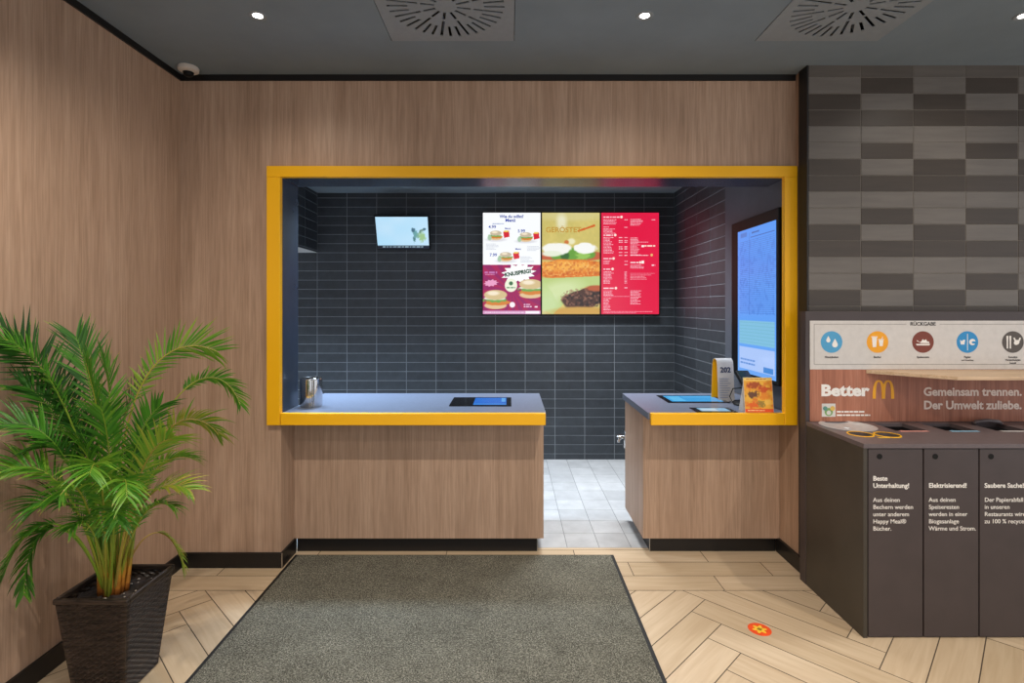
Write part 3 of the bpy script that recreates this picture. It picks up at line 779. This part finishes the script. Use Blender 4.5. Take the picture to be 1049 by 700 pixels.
finish('cutlery_flap', bm, M_bintop, st_, smooth=True)
TXT = [(['Beste', 'Unterhaltung!'], ['Aus deinen', 'Bechern werden', 'unter anderem', 'Happy Meal®', 'Bücher.'], .741),
       (['Elektrisierend!'], ['Aus deinen', 'Speiseresten', 'werden in einer', 'Biogasanlage', 'Wärme und Strom.'], .708),
       (['Saubere Sache!'], ['Der Papierabfall', 'in unseren', 'Restaurants wird', 'zu 100 % recycelt.'], .708), None, None]
for i in range(5):
    x0 = 1.626 + .2525 * i; x1 = x0 + .246
    d = boxes('door', [(x0, x1, BY0, BY0 + .020, .006, .858)], M_bin, st_, .0012)
    bm = bmesh.new(); prism(bm, [(x0 + .05 + .0125 * math.cos(a_ * math.pi / 12), BY0 - .0012, .824 + .0125 * math.sin(a_ * math.pi / 12)) for a_ in range(24)], (0, .0008, 0)); finish('lock_hole', bm, M_hole, d)
    if TXT[i]:
        hd, bd, z = TXT[i]; bm = bmesh.new()
        zz = .715 if len(hd) == 2 else .683
        for ln in hd: text_bm(bm, ln, .0295, facing(x0 + .020, BY0 - .0008, zz), .022); zz -= .0325
        finish('heading', bm, M_text, d); bm = bmesh.new(); zz -= .0315
        for ln in bd: text_bm(bm, ln, .0272, facing(x0 + .020, BY0 - .0008, zz), .004); zz -= .0325
        finish('body_text', bm, M_text, d)
# sign board
boxes('sign_board', [(BX0 - .002, BX1, BY1 - .058, BY1, 0.0, 1.478)], M_bin, st_, .002)
YB = BY1 - .058
wb = boxes('pictogram_panel', [(1.622, BX1, YB - .003, YB - .0005, 1.165, 1.428)], M_white, st_)
boxes('wood_print', [(1.622, BX1, YB - .003, YB - .0005, .884, 1.1645)], M_wood_print, st_)
Yp = YB - .0036
k = YB / F      # metres per photograph pixel on this board
def bp(px, py): return ((px - VX) * k, H - (py - VY) * k)
ic = [plain('icon_water', (78, 160, 206), .5, var=.01), plain('icon_orange', (240, 164, 26), .5, var=.01), plain('icon_brown', (122, 56, 40), .5, var=.01), plain('icon_blue', (40, 140, 200), .5, var=.01), plain('icon_grey', (84, 76, 70), .5, var=.01)]
def disc(bm, x, y, z, r, mi=0, n=40, sx=1, sz=1, rot=0):
    P = []
    for q in range(n):
        a_ = 2 * math.pi * q / n; u, v = r * sx * math.cos(a_), r * sz * math.sin(a_)
        P.append((x + u * math.cos(rot) - v * math.sin(rot), y, z + u * math.sin(rot) + v * math.cos(rot)))
    prism(bm, P, (0, .0005, 0), mi)
def flat(bm, x, y, z, pts, s, mi=1):
    prism(bm, [(x + px * s, y, z + py * s) for px, py in pts], (0, .0005, 0), mi)
def drop(bm, x, y, z, s):
    P = [(0, 1.5)] + [(.8 * math.cos(a_), .8 * math.sin(a_) - .2) for a_ in [math.radians(35 - 250 * q / 16) for q in range(17)]]
    flat(bm, x, y, z, P[::-1], s)
ICX = [851.5, 898.5, 945, 990.5, 1037]
capt = [['Flüssigkeiten'], ['Becher'], ['Speisereste'], ['Papier', 'und Verpackung'], ['Sonstige', 'Verpackungen', 'Restmüll']]
for i, px in enumerate(ICX):
    x, z = bp(px, 350.5); bm = bmesh.new(); r = .0585
    disc(bm, x, Yp, z, r, 0); y2 = Yp - .0006
    if i == 0: drop(bm, x - .018, y2, z + .012, .014); drop(bm, x + .018, y2, z - .010, .019)
    if i == 1:
        flat(bm, x - .017, y2, z, [(-.8, 1.4), (-.55, -1.6), (.55, -1.6), (.8, 1.4)], .017); flat(bm, x - .017, y2, z, [(-1, 1.5), (1, 1.5), (1, 1.8), (-1, 1.8)], .017)
        flat(bm, x + .019, y2, z - .004, [(-.9, 1), (-.6, -1.3), (.6, -1.3), (.9, 1)], .014); flat(bm, x + .019, y2, z - .004, [(-1.1, 1.1), (1.1, 1.1), (1.1, 1.4), (-1.1, 1.4)], .014); flat(bm, x + .019, y2, z - .004, [(.1, 1.4), (.35, 1.4), (.7, 2.3), (.5, 2.4)], .014)
    if i == 2:
        flat(bm, x, y2, z, [(-2.1, -.55), (2.1, -.55), (1.9, -1.0), (-1.9, -1.0)], .018)
        flat(bm, x, y2, z, [(-1.9, .3), (-.6, -.3), (1.9, -.35), (1.8, .1), (1.2, .2), (.9, .8), (.3, .5), (-.1, .9), (-.5, .2), (-1.0, -.05), (-1.8, .55)], .018)
    if i == 3:
        flat(bm, x - .026, y2, z, [(-1.1, .9), (-.3, .3), (.2, .9), (1.0, 1.0), (.7, -1), (-.8, -1)], .013)
        disc(bm, x + .026, y2, z, .017, 1, 24); disc(bm, x + .034, y2 - .0006, z - .002, .011, 0, 24, 1.1, .6)
        flat(bm, x, y2, z, [(-.08, 2.2), (.08, 2.2), (.08, -2.2), (-.08, -2.2)], .02)
    if i == 4:
        for dx in (-.030, -.014): flat(bm, x + dx, y2, z, [(-.35, 2.3), (.35, 2.3), (.25, .2), (.25, -2.4), (-.25, -2.4), (-.25, .2)], .0145)
        disc(bm, x + .020, y2, z - .002, .016, 1, 20, 1, .8, .5); flat(bm, x + .032, y2 - .0007, z + .014, [(-.5, -1.0), (.6, -.6), (1.0, .9), (.2, 1.0)], .010); flat(bm, x + .010, y2 - .0007, z + .014, [(-.9, .9), (-.2, -.9), (.6, -.6), (-.1, 1.0)], .010)
    finish('pictogram', bm, [ic[i], M_text], wb)
    bm = bmesh.new()
    for q, ln in enumerate(capt[i]):
        xx, zz = bp(px, 366.8 + q * 2.9); text_bm(bm, ln, .0145 if (q == 0 or i == 4 and q == 1) else .010, facing(xx, Yp, zz), .02, 0, 'CENTER')
    finish('caption', bm, M_dark, wb)
bm = bmesh.new()
xx, zz = bp(945, 333.6); text_bm(bm, 'RÜCKGABE', .027, facing(xx, Yp, zz), .02, 0, 'CENTER'); finish('heading', bm, M_dark, wb)
bm = bmesh.new(); lw = .0022
xa, za = bp(833.5, 332); xb, zb = bp(1060, 373.5)
xg0, _ = bp(928, 0); xg1, _ = bp(962, 0)
for x0, x1, z0, z1 in ((xa, xg0, za - lw, za), (xg1, xb, za - lw, za), (xa, xb, zb, zb + lw), (xa, xa + lw, zb, za)): box(bm, x0, x1, Yp, Yp + .0005, z0, z1)
finish('border_line', bm, plain('grey_ink', (130, 124, 120)), wb)
# lettering on the wood print
bm = bmesh.new(); xx, zz = bp(840.5, 405.3); text_bm(bm, 'Better', .083, facing(xx, Yp, zz) @ Matrix.Diagonal((1.20, 1, 1, 1)), .045); finish('lettering', bm, M_text, st_)
bm = bmesh.new()
def arc_m(cx, z0, hw, hh, th, dy=0):
    out, inn = [], []
    n = 18
    for q in range(n + 1):
        a_ = math.pi * q / n; c_, s_ = math.cos(a_), math.sin(a_)
        out.append((cx - hw * math.copysign(abs(c_) ** .8, c_), z0 + hh * s_ ** .75)); 
        inn.append((cx - (hw - th) * math.copysign(abs(c_) ** .8, c_), z0 + (hh - th * .55) * s_ ** .8))
    for q in range(n):
        P = [(u_, Yp - dy, v_) for u_, v_ in (out[q], out[q + 1], inn[q + 1], inn[q])]
        prism(bm, P, (0, .0008, 0))
x0, zb_ = bp(893.5, 408.5); x1, zt_ = bp(915.5, 389.5); hw = (x1 - x0) / 4 + .004
arc_m(x0 + hw, zb_, hw, zt_ - zb_, .017); arc_m(x1 - hw, zb_, hw, zt_ - zb_, .017, .0012)
finish('arches_logo', bm, M_gold, st_)
for ln, py in (('Gemeinsam trennen.', 405.3), ('Der Umwelt zuliebe.', 419)):
    bm = bmesh.new(); xx, zz = bp(945.5, py); text_bm(bm, ln, .0628, facing(xx, Yp, zz), .03); finish('slogan', bm, M_textp, st_)
bm = bmesh.new(); xx, z1_ = bp(841.5, 413.5); xr, z0_ = bp(855.5, 427)
box(bm, xx, xr, Yp, Yp + .0006, z0_, z1_); disc(bm, (xx + xr) / 2, Yp - .0006, z0_ + .026, .022, 1); disc(bm, xx + .018, Yp - .001, z0_ + .045, .012, 2); disc(bm, xr - .016, Yp - .001, z0_ + .045, .013, 3); disc(bm, (xx + xr) / 2, Yp - .0014, z0_ + .022, .012, 0)
finish('sticker', bm, [M_white, plain('sticker_green', (120, 160, 90)), plain('sticker_teal', (90, 140, 130)), plain('sticker_gold', (220, 180, 90))], st_)
bm = bmesh.new()
for q, (wv, py) in enumerate(((28, 421.3), (34, 424.8))):
    x_, z_ = bp(857, py); xq = x_
    while xq < x_ + wv * k: l = rnd.uniform(.01, .03); box(bm, xq, min(xq + l, x_ + wv * k), Yp, Yp + .0005, z_ - .007, z_ + .001); xq += l + .004
finish('small_print', bm, M_text, st_)
# tray shelf, its left end cut off at an angle
bm = bmesh.new(); prism(bm, [(1.925, YB - .0035, 1.144), (2.185, 2.590, 1.144), (BX1, 2.590, 1.144), (BX1, YB - .0035, 1.144)], (0, 0, .018)); finish('tray_shelf', bm, M_shelf, st_, bevel=.001)

# ================================================================== CEILING FITTINGS
for i, (x, y, e) in enumerate(SPOTS):
    if y < 2 and False: continue
    lab = {0: 'small recessed ceiling spotlight above the potted palm side, left of the left vent', 1: 'small recessed ceiling spotlight between the two round ceiling vents', 2: 'recessed ceiling spotlight at the right edge of the photo above the waste station'}.get(i, 'recessed ceiling spotlight of the rows nearer the room, above the entrance mat')
    t = thing('ceiling_spotlight', lab, 'spotlight', (x, y, CEIL), 'recessed spotlights in the dark ceiling')
    bm = bmesh.new(); lathe(bm, [(.020, CEIL - .0005), (.030, CEIL - .004), (.037, CEIL - .004), (.040, CEIL - .0005)], 32, (x, y, 0)); o = finish('ring', bm, M_vent, t); smooth_by_angle(o)
    bm = bmesh.new(); lathe(bm, [(0, CEIL - .0012), (.024, CEIL - .0012)], 24, (x, y, 0)); finish('lens', bm, M_led, t)
    l = lamp('spot_lamp', 'SPOT', (0, 0, -.012), e, (1, .90, .78), spot_size=math.radians(150), spot_blend=.9, shadow_soft_size=.03); l.parent = t
# swirl vents
for i, (cx, cy) in enumerate(VENTS):
    t = thing('ceiling_vent', ['square swirl air vent in the ceiling, above the left part of the opening', 'square swirl air vent in the ceiling, near the grey tiled wall on the right'][i], 'vent', (cx, cy, CEIL), None)
    holes = []; vanes = []
    def slot(r0, r1, an, wv=.0066):
        c_, s_ = math.cos(an), math.sin(an); P = []
        for r_, h_ in ((r0, -wv), (r1, -wv), (r1, wv), (r0, wv)): P.append((cx + r_ * c_ - h_ * s_, cy + r_ * s_ + h_ * c_))
        holes.append(P); vanes.append((r0, r1, an))
    for q in range(36):
        an = 2 * math.pi * q / 36 + .02
        if q % 3 == 1: slot(.125, .258, an)
        else: slot(.170, .262, an)
    for q in range(12):
        slot(.052, .138 if q % 3 else .112, 2 * math.pi * q / 12 + .02 - math.pi / 18 * 0 + (math.pi / 36))
    # keep inner slots clear of the long outer ones
    holes = holes[:36] + [h for h in holes[36:]]
    vanes = vanes
    ok_h, ok_v = holes[:36], vanes[:36]
    holes, vanes = ok_h, ok_v
    for q in range(12):
        an = 2 * math.pi * q / 12 + .02 + math.pi / 9 * .0 + math.radians(20) - math.radians(0)
        slot(.050, .112, 2 * math.pi * q / 12 + .02 + math.radians(10))
    sheet_with_holes('plate', rct(cx - VR + .003, cx + VR - .003, cy - VR + .003, cy + VR - .003), holes, CEIL - .002, CEIL + .002, M_vent, t)
    bm = bmesh.new()
    for r0, r1, an in vanes:
        c_, s_ = math.cos(an), math.sin(an)
        def P(r_, h_, z): return (cx + r_ * c_ - h_ * s_, cy + r_ * s_ + h_ * c_, z)
        prism(bm, [P(r0, -.0060, CEIL + .008), P(r1, -.0060, CEIL + .008), P(r1, .0010, CEIL + .026), P(r0, .0010, CEIL + .026)], (0, 0, .001))
    finish('vane', bm, M_vent, t)['kind'] = 'stuff'
    boxes('plenum_box', [(cx - VR + .004, cx + VR - .004, cy - VR + .004, cy + VR - .004, CEIL + .0305, CEIL + .20), (cx - VR - .03, cx + VR + .03, cy - VR - .03, cy + VR + .03, CEIL + .0302, CEIL + .04)], M_hole, t)
# dome sensor in the corner
t = thing('smoke_detector', 'small pale round detector on the ceiling in the left corner', 'detector', (-1.787, 2.965, CEIL))
bm = bmesh.new(); lathe(bm, [(0, 0), (.050, 0), (.054, -.008), (.052, -.022), (.040, -.030), (0, -.030)][::-1], 36, (-1.787, 2.955, CEIL - .0005)); o = finish('housing', bm, M_smoke, t); smooth_by_angle(o)
bm = bmesh.new(); lathe(bm, [(0, -.055), (.014, -.053), (.024, -.045), (.028, -.0305), (0, -.0305)], 28, (-1.787, 2.955, CEIL - .0008)); finish('sensor_dome', bm, M_plastic, t, smooth=True)
# kitchen luminaires
for i, (x, y, sx, sy, lab) in enumerate(((.75, 4.25, 1.0, .25, 'flat kitchen ceiling light above the passage, hidden behind the header'), (-1.3, 3.75, 1.0, .25, 'flat kitchen ceiling light behind the left of the header'), (-2.6, 4.3, .6, .6, 'square kitchen ceiling light left of the bulkhead'))):
    t = thing('kitchen_ceiling_light', lab, 'light', (x, y, 2.628))
    boxes('housing', [(x - sx / 2 - .02, x + sx / 2 + .02, y - sy / 2 - .02, y + sy / 2 + .02, 2.595, 2.6275)], M_smoke, t)
    boxes('diffuser', [(x - sx / 2, x + sx / 2, y - sy / 2, y + sy / 2, 2.590, 2.5948)], M_ledk, t)

# ================================================================== MAT AND FLOOR STICKER
t = thing('entrance_mat', 'large grey speckled floor mat with black rubber edge in front of the counter', 'mat', (-.33, 2.0, 0))
MX0, MX1, MY0, MY1 = -1.293, .627, -.6, 3.205
boxes('rubber_edge', [(MX0, MX1, MY0, MY0 + .018, .0018, .006), (MX0, MX1, MY1 - .012, MY1, .0018, .006), (MX0, MX0 + .018, MY0 + .018, MY1 - .012, .0018, .006), (MX1 - .018, MX1, MY0 + .018, MY1 - .012, .0018, .006)], M_rubber, t)
boxes('pile', [(MX0 + .0185, MX1 - .0185, MY0 + .0185, MY1 - .0125, .0018, .0105)], M_mat, t, .002)
bm = bmesh.new()
def fdisc(bm, x, y, z, r, mi, n=40, fn=None):
    P = [(x + r * (fn(a_) if fn else 1) * math.cos(a_), y + r * (fn(a_) if fn else 1) * math.sin(a_), z) for a_ in [2 * math.pi * q / n for q in range(n)]]
    prism(bm, P, (0, 0, .0003), mi)
fdisc(bm, 1.163, 2.470, .0016, .051, 0); fdisc(bm, 1.163, 2.470, .0020, .034, 1, 80, lambda a_: .78 + .22 * math.cos(6 * a_)); fdisc(bm, 1.163, 2.470, .0024, .013, 2, 4)
o = finish('floor_sticker', bm, [plain('sticker_orange', (240, 84, 34)), plain('sticker_yellow', (250, 196, 60)), plain('sticker_olive', (150, 120, 30))])
tag(o, 'round orange floor sticker with a yellow flower, on the pale planks right of the mat', 'sticker')

# ================================================================== POTTED PALM
pt = thing('potted_palm', 'green palm with arching feathery fronds in a square dark wicker planter', 'plant', (-1.58, 2.135, 0))
PC = Vector((-1.578, 2.138, 0)); T_, B_ = .142, .098; PH = .40
def wick():
    """woven square taper: real relief, rows of strands passing over and under"""
    bm = bmesh.new(); rows, per = 36, 14; rings = []
    for i in range(rows * 2 + 1):
        z = .003 + (PH - .024) * i / (rows * 2); hs = B_ + (T_ - .004 - B_) * z / PH; ring = []
        for s_ in range(4):
            for j in range(per):
                u = -1 + 2 * j / per
                ph = math.pi * (j + (i // 2)); d = .0042 * math.cos(ph) * (1 if i % 2 else 0) + (.0018 if i % 2 else 0)
                hh = hs + d
                x, y = ((u * hs, -hh), (hh, u * hs), (-u * hs, hh), (-hh, -u * hs))[s_]
                if j == 0: x, y = ((-hs, -hs), (hs, -hs), (hs, hs), (-hs, hs))[s_]
                ring.append(bm.verts.new((PC.x + x, PC.y + y, z)))
        rings.append(ring)
    n = per * 4
    for a_, b_ in zip(rings, rings[1:]):
        for j in range(n): bm.faces.new((a_[j], a_[(j + 1) % n], b_[(j + 1) % n], b_[j]))
    bm.faces.new(rings[0][::-1])
    return finish('pot', bm, M_wicker, pt)
pot = wick()
bm = bmesh.new()
for (x0, x1, y0, y1) in ((-T_ - .001, T_ + .001, -T_ - .001, -T_ + .014), (-T_ - .001, T_ + .001, T_ - .014, T_ + .001), (-T_ - .001, -T_ + .014, -T_ + .014, T_ - .014), (T_ - .014, T_ + .001, -T_ + .014, T_ - .014)):
    box(bm, PC.x + x0, PC.x + x1, PC.y + y0, PC.y + y1, PH - .022, PH)
finish('rim', bm, M_wicker, pot, bevel=.006)
bm = bmesh.new(); nn = 14; g_ = [[bm.verts.new((PC.x + (T_ - .015) * (2 * i / nn - 1), PC.y + (T_ - .015) * (2 * j / nn - 1), PH - .045 + rnd.uniform(-.006, .008))) for j in range(nn + 1)] for i in range(nn + 1)]
for i in range(nn):
    for j in range(nn): bm.faces.new((g_[i][j], g_[i + 1][j], g_[i + 1][j + 1], g_[i][j + 1]))
for q in range(4):
    pass
finish('soil', bm, M_soil, pt)
bm = bmesh.new()
for q in range(14):
    x, y = PC.x + rnd.uniform(-.02, .115), PC.y + rnd.uniform(-.11, .1); r = rnd.uniform(.002, .005)
    lathe(bm, [(0, -r * .5), (r, 0), (r * .7, r * .5), (0, r * .7)], 7, (x, y, PH - .036), 0, rnd.uniform(.8, 1.8), 1)
finish('soil_bits', bm, M_pebble, pt)['kind'] = 'stuff'

def bez(P, t):
    P = [Vector(p) for p in P]
    while len(P) > 1: P = [P[i].lerp(P[i + 1], t) for i in range(len(P) - 1)]
    return P[0]
def frond(pts, leaf, n=24, start=.38, width=.0085, tone=.35, droop=.45, fwd=.8, roll=0):
    """pts: control points of the midrib; leaflets pair off on both sides, thin folded blades"""
    bm = bmesh.new(); tl = bm.faces.layers.float.new('tint'); n = int(n * 1.45); fr_ = random.Random(int(abs(sum(pts[-1])) * 1e5) % 99991)
    rb = [bez(pts, q / 22) for q in range(23)]
    n0 = 0; tube(bm, rb, [.0052 * (1 - .78 * q / 22) for q in range(23)], 6)
    for f in bm.faces: f[tl] = min(1, tone + .30)
    for k in range(n):
        t = start + (1 - start) * (k + .5) / n; p = bez(pts, t); tg = (bez(pts, min(1, t + .01)) - bez(pts, t - .01)).normalized()
        side = tg.cross(Vector((0, 0, 1)))
        if side.length < .15: side = Vector((1, 0, 0))
        side.normalize(); up = side.cross(tg).normalized()
        if roll: side = (side * math.cos(roll) + up * math.sin(roll)).normalized(); up = side.cross(tg).normalized()
        s = (k + .5) / n; ln = leaf * (.45 + 1.15 * s) * (1 if s < .45 else (1 - ((s - .45) / .55) ** 2 * .55)) 
        for sg in (-1, 1):
            d = (side * sg + tg * (fwd + .9 * s ** 2 + fr_.uniform(-.26, .26)) + up * fr_.uniform(-.05, .6)).normalized()
            L_ = ln * fr_.uniform(.72, 1.12); q = p.copy(); cur = d.copy(); segs = 6; rows_ = []
            wv = width * fr_.uniform(.8, 1.15); dr = droop * fr_.uniform(.7, 1.4)
            for m in range(segs + 1):
                x = m / segs; wd = wv * (min(1, .35 + 3 * x) if x < .25 else (1 - ((x - .25) / .75) ** 1.7)) 
                nb = cur.cross(up).normalized(); nu = nb.cross(cur).normalized()
                rows_.append((q + nb * wd + nu * wd * .35, q, q - nb * wd + nu * wd * .35))
                q = q + cur * (L_ / segs); cur = (cur + Vector((0, 0, -dr * .30 * (x + .25)))).normalized()
            tn = min(1, max(0, tone + fr_.uniform(-.14, .16)))
            vr = []
            for r_ in rows_:
                vv = []
                for c_ in r_:
                    c_ = Vector(c_)
                    c_.x = max(c_.x, -1.888)
                    vv.append(bm.verts.new(c_))
                vr.append(vv)
            for m, (a_, b_) in enumerate(zip(vr, vr[1:])):
                for z in (0, 1):
                    f = bm.faces.new((a_[z], a_[z + 1], b_[z + 1], b_[z])); f[tl] = tn if m < segs - 1 or fr_.random() < .75 else min(1, tn + .45)
                    f.smooth = True
    for v in bm.verts: v.co.x = max(v.co.x, -1.889)
    return finish_raw('frond', bm, [M_leaf], pt)
def w3(px, py, Y): return world(px, py, Y)
def root(dx, dy): return Vector((PC.x - .018 + dx, PC.y + dy, PH - .045))
FR = [  # root offset, control points (seen position, depth), leaf length, pairs, start, tone, droop, forward, roll
    ((.02, .02), [(112, 470, 2.18), (128, 365, 2.22), (180, 340, 2.28), (222, 360, 2.30)], .125, 26, .45, .50, .15, .75, 1.15),
    ((.03, .03), [(130, 480, 2.25), (165, 385, 2.35), (225, 355, 2.42), (246, 415, 2.45)], .085, 24, .58, .42, .35, .8, 1.0),
    ((.03, .0), [(130, 490, 2.2), (155, 425, 2.25), (200, 412, 2.28), (224, 446, 2.30)], .11, 24, .48, .62, .6, .7, .9),
    ((.02, -.02), [(128, 540, 2.1), (150, 455, 2.1), (196, 470, 2.15)], .10, 24, .45, .50, .6, .9, .5),
    ((.02, .01), [(128, 540, 2.12), (150, 480, 2.1), (194, 502, 2.1)], .10, 24, .45, .62, .6, .9, -.4),
    ((.03, .02), [(125, 580, 2.2), (150, 520, 2.25), (178, 540, 2.3), (187, 580, 2.3)], .075, 18, .6, .66, .7, 1.3, .2),
    ((.0, .03), [(108, 500, 2.15), (85, 400, 2.12), (40, 370, 2.02), (8, 350, 1.96)], .15, 22, .48, .10, .05, .55, 1.25),
    ((-.01, .01), [(95, 480, 2.1), (70, 390, 2.05), (30, 350, 1.97), (-6, 346, 1.90)], .10, 24, .48, .34, .4, .9, .5),
    ((-.01, .0), [(108, 480, 2.1), (95, 390, 2.1), (78, 345, 2.12)], .13, 20, .50, .26, .15, 1.2, .9),
    ((.01, .0), [(112, 480, 2.1), (102, 420, 2.05), (88, 372, 2.0)], .12, 20, .50, .44, .1, 1.7, .5),
    ((.0, .0), [(116, 480, 2.1), (118, 420, 2.1), (106, 366, 2.12)], .12, 20, .50, .32, .2, 1.3, -.5),
    ((-.02, -.01), [(90, 500, 2.0), (60, 420, 1.95), (0, 436, 1.88)], .11, 26, .42, .26, .4, .9, .7),
    ((-.02, -.02), [(90, 530, 2.0), (55, 450, 1.92), (-4, 488, 1.86)], .12, 26, .42, .44, .6, .8, .5),
    ((-.02, -.02), [(90, 550, 2.0), (60, 505, 1.95), (18, 540, 1.89), (4, 590, 1.87)], .09, 22, .50, .34, .7, 1.1, .2),
    ((-.02, .0), [(92, 570, 2.05), (60, 500, 2.0), (28, 540, 1.94), (24, 610, 1.93)], .09, 20, .55, .28, .8, 1.2, .4),
    ((.0, -.04), [(110, 550, 1.98), (104, 440, 1.88), (92, 486, 1.74)], .12, 26, .42, .46, .7, .6, 0),
    ((.01, -.04), [(118, 550, 1.98), (128, 450, 1.88), (130, 510, 1.76)], .105, 24, .42, .42, .8, .7, .2),
    ((-.01, -.03), [(100, 550, 1.98), (84, 470, 1.88), (62, 508, 1.78)], .105, 24, .44, .44, .8, .7, -.2),
    ((.02, -.02), [(126, 540, 2.05), (144, 450, 2.0), (176, 450, 1.95)], .12, 26, .42, .58, .5, .8, .6),
    ((.0, .02), [(114, 520, 2.15), (112, 440, 2.2), (146, 392, 2.3)], .12, 24, .45, .18, .3, .9, .8),
    ((-.02, .02), [(98, 520, 2.12), (80, 440, 2.10), (56, 392, 2.06)], .12, 24, .45, .14, .3, .8, .8),
    ((.0, -.02), [(106, 570, 2.0), (92, 515, 1.92), (74, 540, 1.85)], .085, 20, .48, .38, .8, .9, 0),
    ((.01, .0), [(116, 520, 2.1), (114, 450, 2.0), (104, 420, 1.93)], .12, 22, .45, .36, .5, 1.0, 0),
    ((.02, .01), [(122, 520, 2.12), (134, 440, 2.1), (164, 416, 2.1)], .11, 22, .45, .30, .4, .9, .8),
    ((-.01, .01), [(100, 520, 2.1), (80, 450, 2.05), (42, 456, 1.97)], .12, 24, .44, .20, .5, .9, .6),
    ((-.02, .0), [(98, 560, 2.05), (80, 490, 2.0), (36, 520, 1.92)], .12, 26, .44, .26, .7, .9, .4),
    ((.01, -.03), [(116, 570, 2.0), (118, 490, 1.92), (120, 535, 1.82)], .10, 22, .44, .34, .8, .8, 0),
    ((-.02, .01), [(95, 510, 2.1), (65, 410, 2.05), (24, 396, 1.96)], .12, 26, .45, .18, .2, .8, 1.0),
    ((.02, .0), [(128, 560, 2.1), (148, 500, 2.1), (176, 520, 2.1)], .09, 22, .45, .42, .8, .9, .2),
    ((.0, .02), [(110, 540, 2.12), (100, 460, 2.12), (74, 430, 2.08)], .12, 24, .42, .16, .4, .9, .5),
    ((.02, .02), [(122, 540, 2.14), (132, 470, 2.14), (150, 450, 2.14)], .11, 24, .42, .20, .6, .9, .3),
    ((.0, -.01), [(108, 540, 2.05), (100, 470, 2.0), (80, 456, 1.94)], .12, 24, .42, .38, .7, .8, .3),
]
for ro, cps, leaf, n, stt, tone, dr, fw, rl in FR:
    frond([root(*ro)] + [w3(*c_) for c_ in cps], leaf * 1.08, n, stt, .0046, tone, dr, fw, rl)
for dx, dy, hx, hy, hh, r in ((-.035, -.02, -.045, -.02, .24, .011), (.0, -.035, -.002, -.05, .26, .012), (.03, -.02, .05, -.02, .22, .011), (.045, .01, .07, .03, .26, .009), (-.02, .015, -.04, .03, .25, .010), (.012, .0, .015, 0, .30, .010), (.028, .03, .045, .05, .25, .009), (-.045, .0, -.08, .0, .2, .007), (-.022, -.03, -.022, -.05, .27, .007), (.018, -.03, .028, -.05, .29, .007), (-.008, .01, -.012, .03, .3, .008), (.038, -.005, .07, -.01, .25, .007), (-.03, .005, -.06, .01, .27, .007)):
    bm = bmesh.new(); tl = bm.faces.layers.float.new('tint'); a_ = root(dx, dy) + Vector((0, 0, -.002)); b_ = root(hx, hy) + Vector((0, 0, hh))
    tube(bm, [a_.lerp(b_, q / 8) for q in range(9)], [r * (1.15 - .8 * q / 8) for q in range(9)], 10)
    for f in bm.faces: f[tl] = min(1, max(0, (f.calc_center_median().z - a_.z) / hh * 1.05)); f.smooth = True
    finish_raw('stem', bm, [M_stem], pt)
